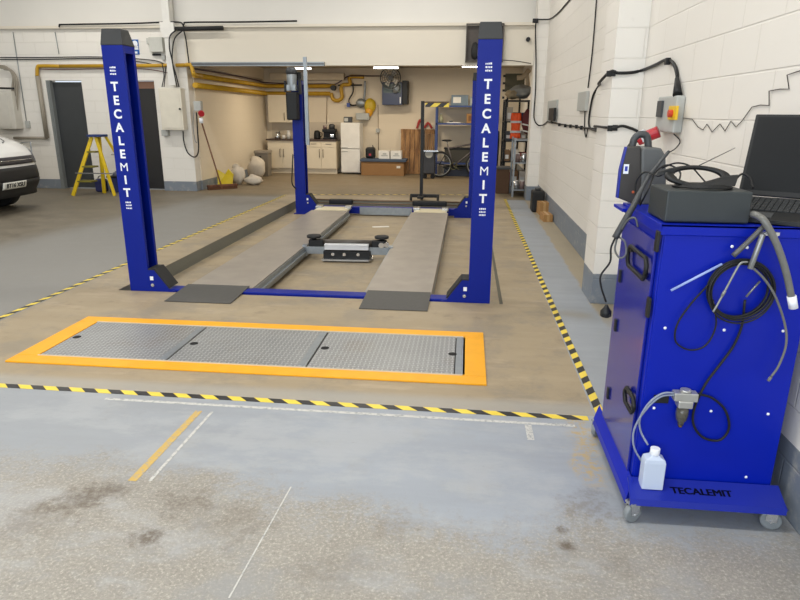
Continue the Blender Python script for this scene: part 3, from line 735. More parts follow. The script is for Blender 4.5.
# black box on top
Z = CZ1+.013
t = thing('printer_box', 'low black equipment box at the front of the trolley top', 'equipment box', (.93, 2.6, Z))
x0, x1 = .748, 1.052
b = MB(); b.box((x0, 2.43, Z), (x1, 2.66, Z+.118)); b.build('case', mat('charcoal_case', (46, 52, 54), .5), t, .006)
b = MB()
for k in range(4): b.torus(((x0+x1)/2+.01, 2.55, Z+.122+.003*k), .105-.006*k, .0035, (0, .05, 1), 40, 6)
b.build('loose_cable_ring', BLACK, t)
# oval ring with two foot blades
t2 = thing('ring_light', 'black open oval ring lying tilted on top of the black box', 'ring', ((x0+x1)/2, 2.56, Z+.13))
M_ = Tm(((x0+x1)/2-.01, 2.56, Z+.160), 0, R(33)) @ Matrix.Scale(.78, 4) @ Matrix.Scale(.55, 4, (0, 1, 0))
b = MB(M_); n = 40; rows = []
for i in range(n):
    a = 2*PI*i/n; ca, sa = math.cos(a), math.sin(a); wv = .028+.012*abs(ca)**3
    rows.append([(ca*.115, sa*.115, .008), (ca*(.115+wv), sa*(.115+wv), .008), (ca*(.115+wv), sa*(.115+wv), -.008), (ca*.115, sa*.115, -.008)])
rows.append(rows[0]); b.grid(rows, True, True); b.build('ring', BLACK, t2, .0)
b = MB(); b.prism([((x0+x1)/2-.03, 2.50, Z+.132), ((x0+x1)/2+.10, 2.47, Z+.132), ((x0+x1)/2+.12, 2.50, Z+.170), ((x0+x1)/2+.08, 2.51, Z+.165), ((x0+x1)/2+.03, 2.52, Z+.145)], (0, .01, .004)); b.build('mouthpiece', BLACK, t2, .002)
b = MB(); b.prism([((x0+x1)/2-.16, 2.58, Z+.16), ((x0+x1)/2-.15, 2.58, Z+.172), ((x0+x1)/2-.1, 2.57, Z+.19), ((x0+x1)/2-.09, 2.57, Z+.168)], (0, .02, 0)); b.build('end_clip', BLACK, t2)

# laptop at the right of the tray
t = thing('laptop', 'open black laptop on the right end of the trolley top', 'laptop', (1.22, 2.68, Z))
hl = onY(738, 192, 2.74); lw = .27
LM = Tm((hl.x, hl.y, Z), R(-33))
b = MB(LM); b.prism([(0, -.26, 0), (0, -.26, .018), (0, -.02, hl.z-Z-.012), (0, 0, hl.z-Z-.012), (0, 0, 0)], (lw, 0, 0)); b.build('base', BLACK, t, .003)
KT = math.atan2(hl.z-Z-.012-.018, .24); KM = LM @ Tm((0, -.26, .0185)) @ Matrix.Rotation(KT, 4, 'X')
b = MB(KM)
for i in range(12):
    for j in range(6): b.box((.012+i*.0205, .09+j*.025, 0), (.012+i*.0205+.017, .09+j*.025+.020, .004))
b.build('keyboard', mat('key_grey', (52, 54, 56), .5), t)
b = MB(KM); b.box((.09, .015, 0), (.17, .07, .0015)); b.build('touchpad', DGREY, t)
top = onY(757, 112, 2.82); lean = math.atan2(.11, top.z-hl.z)
LH = math.hypot(.11, top.z-hl.z)
LS = LM @ Tm((0, .0, hl.z-Z-.008)) @ Matrix.Rotation(-lean, 4, 'X')
b = MB(LS); b.box((0, 0, 0), (lw, .014, LH)); lid = b.build('screen_lid', BLACK, t, .004)
b = MB(LS); b.box((.012, -.001, .022), (lw-.012, .0, LH-.012)); b.build('screen', mat('dark_screen', (20, 22, 24), .4, spec=.2), lid)

# dark grey battery charger unit standing on a small shelf at the back left
t = thing('charger_unit', 'dark grey rounded charger unit with arched carry handle behind the black box', 'charger', (.79, 2.95, Z))
y = 2.93
def ch(px, py): return onY(px, py, y)
MB().box((.695, 2.86, Z-.028), (.80, 3.03, Z-.014)).build('shelf_plate', CARTBLUE, cart, .002)
b = MB()
out = [ch(618, 198), ch(621, 170), ch(627, 147), ch(641, 146), ch(642, 188), ch(640, 207)]
outl = [(p.x, y, p.z) for p in out]
b.prism(outl, (0, .03, 0)); b.build('side_panel', mat('charger_brown_grey', (60, 57, 54), .5), t, .006)
b = MB(); outr = [ch(641, 205), ch(641, 150), ch(644, 147), ch(661, 148), ch(665.5, 156), ch(666, 190), ch(660, 205)]
b.prism([(p.x, y-.01, p.z) for p in outr], (0, .14, 0)); b.build('rib_case', mat('charger_grey', (88, 90, 90), .45), t, .010)
b = MB(); ls = [ch(617, 198), ch(620, 170), ch(626, 147), ch(627, 147), ch(621.2, 170), ch(618.2, 198)]
b.prism([(p.x, y-.004, p.z) for p in ls], (0, .036, 0)); b.build('blue_edge', mat('blue_trim', (34, 52, 160), .3), t)
b = MB(); p = ch(626, 169); b.box((p.x-.011, y-.003, p.z-.021), (p.x+.011, y-.0002, p.z+.021)); st = b.build('sticker', LETTER, t)
b = MB(); b.box((p.x-.006, y-.004, p.z-.009), (p.x+.006, y-.003, p.z+.012)); b.build('sticker_mark', mat('blue_mark', (40, 60, 170), .4), st)
b = MB(); b.tube([(q.x, y+.07, q.z) for q in (ch(636, 150), ch(638, 140), ch(644, 135), ch(651, 137), ch(653, 150))], .016, 8); b.build('carry_handle', DGREY, t)
o = MB().cyl((ch(633, 192).x, y-.002, ch(633, 192).z), (ch(633, 192).x, y, ch(633, 192).z), .006, 10).build('orange_mark', mat('orange_mark', (196, 92, 52), .5), t)

# cables round the charger and down the trolley corner
b = MB(); b.tube([ch(662, 150) + Vector((0, -.1, 0)), onY(648, 178, 2.78), onY(634, 205, 2.72), onY(624, 222, 2.70), onY(615, 238, 2.70)], .013, 8, radii=[.007, .010, .013, .014, .014]); o = b.build('welding_cable', DGREY); tag(o, 'thick dark grey cable sleeve hanging over the left back corner of the trolley', 'cable')
b = MB(); b.tube([onY(616, 236, 2.70), onY(611, 248, 2.7), onY(610, 262, 2.7), onY(601, 275, 2.7), onY(601, 286, 2.7), onY(606, 302, 2.7)], .0042, 6)
pg = onY(606, 311, 2.7); 
o = b.build('mains_lead', BLACK); tag(o, 'black mains lead with plug dangling left of the trolley', 'mains lead')
q = MB(); q.lathe((pg.x, pg.y, pg.z+.028), [(.006, 0), (.012, -.012), (.024, -.028), (.024, -.05), (.015, -.056)][::-1], n=12); q.cyl((pg.x-.01, pg.y-.02, pg.z-.012), (pg.x-.01, pg.y-.036, pg.z-.012), .004, 6); q.cyl((pg.x+.01, pg.y-.02, pg.z-.012), (pg.x+.01, pg.y-.036, pg.z-.012), .004, 6)
plug = q.build('plug', BLACK, o)
b = MB(); b.tube([onY(617, 238, 2.70), onY(615, 250, 2.68), onY(620, 258, 2.66), onY(626, 254, 2.66), onY(625, 242, 2.68), onY(619, 237, 2.7)], .0042, 6); b.tube([onY(622, 229, 2.66), onY(628, 220, 2.62), onY(635, 218, 2.6), onY(638, 227, 2.6)], .004, 6); o = b.build('lead_loop', mat('grey_lead', (96, 98, 96), .4)); tag(o, 'small grey lead looped at the top left edge of the trolley', 'lead')
b = MB()
b.tube([onY(636, 200, 2.8), onY(636, 182, 2.8), onY(645, 172, 2.78), onY(658, 176, 2.75), onY(668, 172, 2.7), onY(676, 178, 2.66)], .0042, 6)
b.tube([onY(662, 168, 2.8), onY(676, 163, 2.75), onY(690, 166, 2.7), onY(700, 176, 2.66), onY(712, 190, 2.6)], .0035, 6)
b.tube([onY(640, 205, 2.75), onY(648, 190, 2.7), onY(656, 172, 2.8), onY(668, 165, 2.85), onY(680, 172, 2.75), onY(678, 184, 2.66)], .004, 6)
o = b.build('signal_leads', BLACK); tag(o, 'tangle of thin black leads between the charger and the black box', 'leads')
b = MB(); b.tube([onY(735, 180, 2.62), onY(742, 174, 2.66), onY(750, 178, 2.64), onY(753, 188, 2.6)], .0045, 6); o = b.build('short_lead', BLACK); tag(o, 'short black lead arching between the black box and the laptop', 'lead')
b = MB(); b.cyl(onY(694, 168, 2.66), onX(735, 148, 1.34), .002, 6); o = b.build('thin_aerial', BLACK); tag(o, 'thin straight black wire sticking up right behind the ring', 'wire')

# ================================================================ RIGHT WALL ELECTRICS
WXX = XR
def wx(px, py, d=.012): return onX(px, py, WXX-d)
def wallbox(pa, pb, dep, name, label, cat, m_, bev=.006, top=True):
    a = onX(pa[0], pa[1], WXX); c_ = onX(pb[0], pb[1], WXX)
    b = MB().box((WXX-dep, min(a.y, c_.y), min(a.z, c_.z)), (WXX, max(a.y, c_.y), max(a.z, c_.z)))
    o = b.build(name, m_, None, bev)
    return tag(o, label, cat) if top else o
# isolator box with red/yellow switch
ib = wx(669, 118); t = thing('isolator_switch', 'grey wall isolator with red knob on yellow plate and red plug below', 'isolator', (WXX-.05, ib.y, ib.z))
def pbox(pa, pb, d0, d1): 
    a = onX(pa[0], pa[1], WXX-d1); c_ = onX(pb[0], pb[1], WXX-d1)
    return (WXX-d1, min(a.y, c_.y), min(a.z, c_.z)), (WXX-d0, max(a.y, c_.y), max(a.z, c_.z))
bx_ = pbox((658.5, 97), (672, 133), 0, .06); MB().box(*bx_).build('box', BOXGREY, t, .01)
bx_ = pbox((669, 106), (675, 120), .06, .075); MB().box(*bx_).build('yellow_plate', mat('bright_yellow', (232, 190, 30), .4), t, .002)
k = onX(668, 113.5, WXX-.10); MB().cyl((WXX-.06, k.y, k.z), (WXX-.10, k.y, k.z), .024, 14).build('red_knob', mat('orange_red', (200, 66, 34), .35), t, .003)
bx_ = pbox((657.5, 101), (660, 117), .06, .075); MB().box(*bx_).build('latch', DGREY, t)
a = onX(656, 130, WXX-.10)
MB().cyl((WXX-.08, a.y, a.z-.01), (WXX-.2, a.y+.05, a.z-.07), .04, 14).build('red_socket', RED, t, .004)
MB().cyl((WXX-.15, a.y+.03, a.z-.035), (WXX-.18, a.y+.04, a.z-.05), .046, 14).build('white_ring', LETTER, t)
MB().tube([(WXX-.2, a.y+.05, a.z-.07), (WXX-.26, a.y+.02, a.z-.11), (WXX-.3, a.y-.1, a.z-.2), (WXX-.3, a.y-.4, a.z-.32)], .014, 8).build('cable_tail', BLACK, t)
MB().tube([wx(674, 134, .02), wx(680, 141, .02), wx(676, 148, .02), wx(670, 152, .02)], .004, 6).build('thin_tail', BLACK, t)
# sockets
o = wallbox((581.5, 92.5), (588, 111), .04, 'junction_box', 'small grey junction box at the foot of the vertical wall conduit', 'junction box', BOXGREY)
t = thing('wall_socket', 'grey switched wall socket with black plug, near the corner of the far wall', 'socket', wx(551, 110))
bx_ = pbox((548, 101), (555, 122), 0, .03); MB().box(*bx_).build('faceplate', BOXGREY, t, .004)
bx_ = pbox((549, 108), (553, 121), .03, .07); MB().box(*bx_).build('plug', BLACK, t, .01)
# cables
def wcable(pts, r, label, name='wall_cable', d=.015, m_=None):
    o = MB().tube([wx(x, y, d) for x, y in pts], r, 6).build(name, m_ or BLACK); return tag(o, label, 'cable')
wcable([(597, -8), (595, 20), (592, 55), (588, 88)], .008, 'straight black conduit dropping from the top down to the grey junction box')
def fpier(x, y): return onY(x, y, 12.26)
o = MB().tube([wx(576, -8), wx(566, 4), wx(558, 13), wx(550, 19)]+[fpier(x, y) for x, y in ((543, 19.5), (537, 20.5), (535.5, 30), (536, 60), (535.5, 90), (534, 112), (534.5, 120), (538, 125))]+[wx(543, 125), wx(548, 121)], .012, 6).build('wall_cable', BLACK); tag(o, 'black cable running down the far pier corner and across to the wall socket', 'cable')
p = fpier(535.5, 21); o = MB().box((p.x-.05, 12.24, p.z-.03), (p.x+.05, 12.3, p.z+.04)).build('cable_clamp', BLACK, None, .005); tag(o, 'small black clamp at the top corner of the far pier', 'clamp')
def pf(x, y): return onY(x, y, 5.40)
o = MB().tube([wx(x, y, .015) for x, y in ((548, 122), (560, 124), (578, 127), (592, 128.5), (600, 128.5))]+[Vector((1.115, 5.9, 1.50)), Vector((1.115, 5.5, 1.50))]+[pf(x, y) for x, y in ((613, 128), (622, 126), (630, 128), (637, 131), (646, 137))], .011, 6).build('wall_cable', BLACK); tag(o, 'thick black cable clipped low along the right wall and round the pier behind the charger', 'cable')
o = MB().tube([wx(x, y, .015) for x, y in ((606, 131), (598, 131), (590, 128), (589, 118), (593, 96), (600, 84))]+[Vector((1.115, 5.88, 1.86)), Vector((1.115, 5.45, 1.93))]+[pf(x, y) for x, y in ((618, 73), (632, 72.5), (643, 70))]+[wx(x, y, .015) for x, y in ((655, 65), (666, 60), (673, 63), (677, 74), (676.5, 88), (675, 96))], .012, 6).build('wall_cable', BLACK); tag(o, 'thick black cable looping over the pier to the isolator', 'cable')
wcable([(585, 111), (584.5, 128), (586, 137), (588, 128)], .007, 'short black cable loop below the grey junction box')
clipb = thing('cable_clips', 'black cable clips along the low cable on the right wall', 'cable clips', wx(580, 127))
for px, py in ((552, 122), (559, 124.5), (565, 125.5), (570, 126), (576, 126.5), (581, 127.5), (597, 129), (667, 61)):
    p = wx(px, py, .03); MB().box((p.x-.012, p.y-.02, p.z-.025), (p.x+.02, p.y+.02, p.z+.02)).build('clip', BLACK, clipb, .003)
for px, py in ((609, 73.5), (613, 73), (610, 128), (615, 127.5)):
    p = onY(px, py, 5.41); MB().box((p.x-.02, p.y-.012, p.z-.025), (p.x+.02, p.y+.01, p.z+.02)).build('clip', BLACK, clipb, .003)
clipb2 = MB().tube([wx(677, 78, .02), wx(677.5, 95, .04)], .022, 8, False, radii=[.013, .03]).build('cable_gland', BLACK); tag(clipb2, 'black cone gland where the thick cable enters the top of the isolator', 'cable gland')
zz = [(683, 118), (692, 119), (698, 127), (703, 130), (707, 124), (712, 132), (720, 124), (725, 131), (731, 121), (736, 127), (742, 121), (752, 107), (760, 105), (769, 105.5), (769, 91), (780, 89), (789, 89), (787, 75), (796, 72), (806, 69), (830, 60)]
o = MB().tube([onX(x, y, WXX-.006) for x, y in zz], .0024, 5, False).build('kinked_wire', mat('dark_wire', (60, 56, 52), .6)); tag(o, 'thin kinked dark wire zigzagging along the wall above the laptop', 'wire')
# boxes on the walkway by the wall
def carton(px, py, w_, d_, h_, rz, name, label, m_, z=0.):
    p = onZ(px, py, z); M_ = Tm((p.x, p.y, z), rz)
    t = thing(name, label, 'box', (p.x, p.y, z))
    b = MB(M_); b.box((-w_/2, 0, 0), (w_/2, d_, h_)); b.build('carton', m_, t, .004)
    b = MB(M_); b.box((-.02, -.001, h_*.0), (.02, d_+.001, h_+.001)); b.build('tape_strip', mat('brown_tape', (188, 150, 98), .3), t)
    return t
carton(548, 222, .14, .35, .11, R(4), 'cardboard_box', 'small open cardboard box on the floor nearest along the right wall', CARD)
carton(544, 215, .16, .3, .2, R(4), 'cardboard_box', 'small pale cardboard box between the black bin and the nearest box', CARD)
t = thing('black_canister', 'black upright canister on the floor by the far right wall skirting', 'canister', (1.24, 10.9, 0))
MB().box((1.12, 10.75, 0), (1.33, 11.05, .36)).build('body', BLACK, t, .03)
MB().cyl((1.22, 10.9, .36), (1.22, 10.9, .4), .05).build('cap', DGREY, t)

# ================================================================ END WALL (left): cabinets, pipes, cables, signs
YW = 12.7
def wy(px, py, d=.02): return onY(px, py, YW-d)
def wyb(pa, pb, d0, d1):
    a = onY(pa[0], pa[1], YW-d1); c_ = onY(pb[0], pb[1], YW-d1)
    return (min(a.x, c_.x), YW-d1, min(a.z, c_.z)), (max(a.x, c_.x), YW-d0, max(a.z, c_.z))
def wycable(pts, r, label, name='wall_cable', m_=None, d=.03, sm=True, cat='cable', n=6):
    o = MB().tube([wy(x, y, d) for x, y in pts], r, n, sm).build(name, m_ or BLACK); return tag(o, label, cat)
t = thing('electrical_cabinet', 'large cream electrical cabinet on the pier right of the dark doorway', 'electrical cabinet', wy(172, 130))
MB().box(*wyb((158, 88), (184, 130), 0, .2)).build('case', mat('cream_metal', (222, 216, 200), .45), t, .008)
MB().box(*wyb((160, 90), (182, 128), .2, .21)).build('door', mat('cream_metal', (222, 216, 200)), t, .004)
p = wy(180, 109, .22); MB().cyl(p, p+Vector((0, -.02, 0)), .02, 10).build('lock', BLACK, t)
MB().box(*wyb((161, 130), (168, 136), 0, .1)).build('gland_box', BOXGREY, t, .005)
t = thing('alarm_box', 'pale grey equipment box high on the wall beside the white column', 'equipment box', wy(155, 52))
MB().box(*wyb((148, 37), (163, 52), 0, .12)).build('case', mat('pale_box', (196, 196, 188), .5), t, .01)
MB().box(*wyb((146, 38), (152, 44), .0, .08)).build('side_unit', mat('pale_box', (196, 196, 188)), t, .005)
MB().box(*wyb((152, 53.5), (160, 55.5), 0, .05)).build('bar', BLACK, t)
MB().box(*wyb((161, 55), (165, 60), 0, .05)).build('small_box', BOXGREY, t, .004)
# blue safety sign
t = thing('safety_sign', 'blue and white mandatory safety sign high on the wall behind the left post', 'sign', wy(134, 54))
MB().box(*wyb((127, 39.5), (139.5, 54.5), 0, .012)).build('panel', mat('sign_blue', (24, 92, 170), .4), t)
b = MB(); p = wy(135, 43.5, .014); b.cyl(p, p+Vector((0, -.002, 0)), .055, 14); b.box((p.x-.08, p.y-.002, p.z-.08), (p.x+.06, p.y, p.z-.04))
q_ = wy(135, 48, .014); b.box((q_.x-.1, q_.y-.002, q_.z-.03), (q_.x+.07, q_.y, q_.z+.012)); q_ = wy(135, 52, .014); b.box((q_.x-.06, q_.y-.002, q_.z-.03), (q_.x+.05, q_.y, q_.z+.01)); b.build('symbols', LETTER, t)
# yellow gas pipe along the wall
wycable([(37, 76), (37.5, 67.5), (41, 66), (60, 66.2)], .035, 'yellow gas pipe elbow turning down left of the grey door', 'gas_pipe', YELLOW, .07, True, 'pipe', 10)
wycable([(60, 66.2), (150, 65.6), (186, 65)], .035, 'yellow gas pipe running along the wall above the two dark doors', 'gas_pipe', YELLOW, .07, False, 'pipe', 10)
GP = mat('grey_brown_pipe', (150, 142, 128), .5)
wycable([(37.5, 76), (47, 138)], .045, 'grey vertical pipe left of the grey door', 'grey_pipe', GP, .07, False, 'pipe', 10)
wycable([(47, 138), (14, 138)], .03, 'grey horizontal pipe below the gas meter box', 'grey_pipe', GP, .07, False, 'pipe', 10)
# drop elbow and the double pipes along the kitchen side wall and back wall
XK = -5.6
a = wy(186, 65, .07); e1 = Vector((-5.5, 12.62, a.z)); e2 = Vector((-5.45, 12.62, 2.33))
b = MB(); b.tube([a, e1, (-5.46, 12.62, 2.36), (-5.45, 12.66, 2.31), (-5.45, 13.0, 2.30)], .04, 10); o = b.build('gas_pipe', YELLOW); tag(o, 'yellow gas pipe elbow dropping under the bulkhead at the white pier', 'pipe')
zr1 = onY(300, 90, 17.4).z; zr2 = onY(300, 97, 17.4).z
for z, r_, nm in ((onY(270, 86, 17.45).z, .05, 'upper'), (onY(270, 93.5, 17.45).z, .055, 'lower')):
    b = MB(); xe = onY(335 if nm == 'upper' else 330, 88, 17.45).x
    b.tube([(-5.5, 12.75, z+.02), (-5.5, 17.45, z), (xe, 17.45, z)], r_, 10, False)
    o = b.build('gas_pipe', YELLOW); tag(o, nm+' of the two fat yellow gas pipes running round the kitchen walls', 'pipe', 'yellow gas pipes round the back room')
# pipe valve loop by the fridge
def bk(px, py, d=.1): return onY(px, py, 17.6-d)
b = MB(); b.tube([bk(331, 93), bk(333, 99), bk(338, 100.5), bk(342, 97), bk(341, 89), bk(343, 85), bk(350, 84), bk(350, 77), bk(364, 77)], .05, 8); o = b.build('gas_pipe', YELLOW); tag(o, 'bent yellow gas pipe looping up over the fridge', 'pipe')
b = MB(); p = bk(334, 88); b.cyl(p, p+Vector((0, -.15, 0)), .07, 14); o = b.build('pipe_valve', BLACK); tag(o, 'round black valve on the yellow pipe left of the fridge', 'valve')
t = thing('gas_meter', 'yellow and grey gas meter assembly on the wall above the fridge', 'gas meter', bk(363, 118))
MB().blob(bk(370, 106), .2, (.8, .5, 1), .03).build('yellow_regulator', mat('meter_yellow', (208, 176, 40), .45), t)
MB().blob(bk(369, 112, .15), .13, (.8, .5, 1), .03).build('orange_cap', mat('meter_orange', (222, 160, 36), .45), t)
MB().blob(bk(361, 103), .14, (1, .6, .8), .08).build('regulator_body', GALV, t)
a, c_ = bk(357, 113), bk(370, 120); MB().box((a.x, 17.3, c_.z), (c_.x, 17.55, a.z)).build('meter_box', BOXGREY, t, .02)
MB().tube([bk(353, 83), bk(353, 92), bk(349, 100), bk(351, 105), bk(358, 105)], .02, 6).build('thin_pipe', BLACK, t)
MB().tube([bk(365, 81), bk(365, 90), bk(364, 100)], .03, 8).build('riser_pipe', GALV, t)
MB().tube([bk(338, 85.5), bk(362, 85)], .02, 8, False).build('cross_pipe', BLACK, t)
MB().box(bk(347, 107)-Vector((0, .05, 0)), bk(350, 103)+Vector((0, .05, 0))).build('blue_tag', mat('blue_tag', (60, 80, 150), .5), t)
# dark cable along the kitchen pipes
PUR = mat('dark_cable', (66, 48, 62), .5)
b = MB(); b.tube([wy(190, 68, .06), onX(212, 71.5, -5.5), onX(240, 76.5, -5.5), onX(258, 80.5, -5.5), onX(266, 82.5, -5.5), bk(300, 84, .15), bk(325, 84, .15), bk(336, 84, .15), bk(345, 78, .15), bk(352, 76, .15), bk(382, 76, .15)], .018, 6); o = b.build('wall_cable', PUR); tag(o, 'long dark cable sagging above the yellow pipes round the kitchen', 'cable')
# fixed wall conduits on left wall
wycable([(0, 57.5), (40, 57.5), (100, 57), (150, 60), (165, 64)], .010, 'upper black cable along the wall left of the blue post')
wycable([(0, 59.5), (40, 59.5), (100, 58.5), (140, 62), (160, 66)], .010, 'lower black cable along the wall left of the blue post')
wycable([(38, 69), (60, 69.5), (140, 68.8), (175, 74.5)], .007, 'thin dark red pipe under the yellow gas pipe', 'thin_pipe', mat('dark_red_pipe', (104, 52, 48), .5))
wycable([(59, 27), (60, 25), (66, 24.5), (130, 23.5), (175, 22), (183, 25), (183.5, 30)], .016, 'black cable run above the ledge at top left', d=.12)
wycable([(183.5, 30), (184, 24), (190, 22.3), (240, 22), (297, 21)], .016, 'black cable run above the ledge continuing right towards the middle', d=.12)
wycable([(171, 29), (223, 28)], .04, 'short thick black cable trunking on the ledge', 'cable_trunking', RUBBER, .14, False)
wycable([(177, 29.5), (170, 36), (169.5, 48), (172, 60), (174, 72), (177, 87)], .012, 'left of the curved black cables dropping to the cream cabinet', d=.22)
wycable([(183, 30), (175, 38), (172.5, 50), (172.5, 62), (176, 75), (179, 87)], .012, 'middle curved black cable dropping to the cream cabinet', d=.22)
wycable([(183.5, 29), (186, 40), (188, 55), (190, 68), (194, 72)], .014, 'right curved black cable dropping under the bulkhead beside the gas pipe', d=.1)
wycable([(162, 63), (164, 75), (162, 87)], .010, 'short black cable entering the top left of the cream cabinet', d=.1)
wycable([(166, 66), (165, 77), (164, 87)], .010, 'second short black cable entering the top of the cream cabinet', d=.1)
for (a, c_, lab) in (((13, 32), (27, 125), 'thin grey conduit dropping down the wall over the van'), ((55, 32), (59, 54), 'short grey conduit hanging below the ledge')):
    wycable([a, c_], .008, lab, 'thin_conduit', GALV, .02, False, 'conduit')
t = thing('wall_switch', 'small grey wall switch at the foot of the thin conduit by the van', 'switch', wy(27, 124)); MB().box(*wyb((24.5, 121), (29.5, 128), 0, .05)).build('case', BOXGREY, t, .004)
t = thing('gas_meter_cabinet', 'pale grey wall cabinet above the white van', 'wall cabinet', wy(8, 130))
MB().box(*wyb((-12, 91), (17, 129), 0, .22)).build('case', mat('pale_cabinet', (206, 202, 192), .5), t, .01)
MB().box(*wyb((-12, 93), (12, 127), .22, .23)).build('door', mat('pale_cabinet', (206, 202, 192)), t, .004)
b = MB(); 
for k in range(3): b.tube([wy(-4+4*k, 66+1.5*k, .1), wy(6+3*k, 67+2*k, .1), wy(13+2*k, 76+2*k, .1), wy(12.5+2.2*k, 92, .1), wy(15+1.2*k, 126, .1)], .022, 8)
o = b.build('meter_pipes', GP); tag(o, 'three bundled grey pipes curving down beside the pale wall cabinet', 'pipes')
wycable([(-3, 88), (14, 88.5)], .02, 'short dark clamp bar across the grey pipes above the wall cabinet', 'pipe_clamp', RUBBER, .13, False, 'clamp')
# trolley like grey frame behind the van
t = thing('wall_rack', 'small grey metal bracket frame on the wall behind the van corner', 'bracket frame', wy(28, 170))
MB().tube([wy(20, 143, .3), wy(30.5, 142, .3), wy(33, 165, .3), wy(36, 188, .3)], .015, 6, False).build('frame', GALV, t)
MB().tube([wy(22, 150, .3), wy(29, 149, .3)], .012, 6, False).build('rung', GALV, t)
# socket with red plug and cable loop on pier
t = thing('commando_socket', 'grey wall socket with red plug at the corner of the white pier', 'socket', Vector((-5.5, 12.6, 1.7)))
MB().box(*wyb((193, 101), (201, 111), -.0, .12)).build('box', BOXGREY, t, .01)
p = wy(201, 113, .14); MB().cyl(p, p+Vector((.03, -.05, -.02)), .06, 12).build('red_plug', RED, t, .004)
p = wy(201, 118, .14); MB().cyl(p, p+Vector((0, 0, -.1)), .04, 10).build('white_body', LETTER, t)
wycable([(183, 131), (184, 142), (188, 153), (195, 157), (198.5, 150), (197.5, 130), (196.5, 112)], .014, 'black cable looping between the cream cabinet and the grey socket', d=.12)
wycable([(194, 111), (193, 125), (195, 140), (197, 143)], .008, 'thin grey cable hanging beside the black loop on the pier', m_=GALV, d=.10)
# black hole / unit in the bulkhead behind the right post
t = thing('wall_unit', 'open dark equipment box on the bulkhead behind the right blue post', 'equipment box', onY(485, 62, 12.6))
a = onY(466.5, 23.5, 12.6); c_ = onY(502.5, 62, 12.6)
b = MB(); z0_, z1_ = c_.z, a.z; x0_, x1_ = a.x, c_.x
b.box((x0_, 12.58, z0_), (x1_, 12.69, z0_+.02)); b.box((x0_, 12.58, z1_-.02), (x1_, 12.69, z1_)); b.box((x0_, 12.58, z0_), (x0_+.02, 12.69, z1_)); b.box((x1_-.02, 12.58, z0_), (x1_, 12.69, z1_)); b.box((x0_, 12.67, z0_), (x1_, 12.69, z1_)); b.build('case', mat('brown_dark_case', (84, 76, 70), .6, 0, .2, 9), t)
MB().box((x0_+.25, 12.60, z0_+.05), (x1_-.03, 12.67, z1_-.03)).build('inner_block', BLACK, t, .01)
MB().blob((x0_+.18, 12.63, z0_+.2), .1, (.8, .4, 1.4), .08).build('fan_part', RUBBER, t)
o = MB().tube([onY(502, 60, 12.6), onY(515, 61, 12.62), onY(531, 63.5, 12.66)], .007, 5).build('wall_cable', BLACK); tag(o, 'thin black cable from the dark box along the bulkhead bottom', 'cable')
p = onY(528, 39.5, 12.68); o = MB().cyl(p, p+Vector((0, -.05, 0)), .04, 12).build('wall_sensor', BLACK); tag(o, 'small round black sensor on the bulkhead near the right wall', 'sensor')
# cable tray on bulkhead
b = MB(); a = onY(192, 66, 12.62); c_ = onY(324, 60.5, 12.62); b.box((a.x, 12.6, onY(250, 66, 12.6).z), (c_.x, 12.7, onY(250, 62, 12.6).z)); o = b.build('steel_channel', GALV); tag(o, 'long galvanised steel channel along the lower edge of the bulkhead', 'channel')
b = MB(); b.box((a.x, 12.595, onY(250, 64.6, 12.6).z), (c_.x, 12.6, onY(250, 63.4, 12.6).z)); oo = b.build('slot_line', DGREY, o)

# ================================================================ STEPLADDER
t = thing('step_ladder', 'yellow stepladder with blue top tray by the grey door', 'step ladder', (-7.3, 11.8, 0))
def sl(px, py, Y): return onY(px, py, Y)
FY, BY, TY = 11.62, 12.35, 11.95
def bar(name, p, q, w_, d_, m_, par):
    p = Vector(p); q = Vector(q); d = (q-p); L = d.length; z = d.normalized(); x = Vector((1, 0, 0)); x = (x-z*x.dot(z)).normalized(); y_ = z.cross(x)
    M_ = Matrix((x, y_, z)).transposed().to_4x4(); M_.translation = p
    return MB(M_).box((-w_/2, -d_/2, 0), (w_/2, d_/2, L)).build(name, m_, par, .003)
LY = mat('ladder_yellow', (216, 184, 24), .45)
tz = 1.12
bar('front_rail', (-7.70, FY, 0), (-7.30, TY-.08, tz), .07, .03, LY, t)
bar('front_rail', (-7.34, FY+.5, .0), (-7.20, TY-.0, tz), .07, .03, LY, t)
bar('rear_rail', (-6.90, FY+.12, 0), (-7.22, TY-.08, tz), .06, .03, LY, t)
bar('rear_rail', (-6.72, BY, 0), (-7.12, TY+.1, tz), .05, .03, LY, t)
for k, (z) in enumerate((.28, .56, .84)):
    f_ = z/tz; xa = -7.70+.40*f_; xb = -7.34+.14*f_; ya = FY+(TY-.08-FY)*f_
    MB().box((xa, ya-.02, z-.02), (xb, ya+.22*(1-.4*f_), z+.01)).build('tread', mat('olive_tread', (120, 112, 40), .6), t, .003)
b = MB(); b.box((-7.6, FY+.02, .43), (-6.85, FY+.05, .45)); b.build('spreader', STEEL, t)
b = MB(); b.tube([(-7.02, TY+.05, .78), (-6.86, TY+.2, .77)], .012, 6, False); b.build('rung', STEEL, t)
b = MB(); b.prism([(-7.37, 11.80, tz), (-7.08, 11.80, tz), (-7.08, 12.07, tz), (-7.35, 12.07, tz)], (0, 0, .045)); b.build('top_tray', mat('tray_blue', (36, 56, 110), .5), t, .01)
t = thing('tool_crate', 'dark blue tool crate on the floor behind the stepladder', 'crate', (-7.1, 12.4, 0))
MB().box((-7.3, 12.25, 0), (-6.75, 12.55, .3)).build('crate_body', mat('dark_blue_plastic', (34, 44, 92), .5), t, .02)
MB().box((-7.33, 12.22, .3), (-6.72, 12.58, .33)).build('crate_rim', BLACK, t, .01)
MB().blob((-7.15, 12.4, .36), .1, (1.2, .9, .6), .12).build('contents', mat('crate_contents', (120, 124, 140), .5, 0, .3, 30), t)
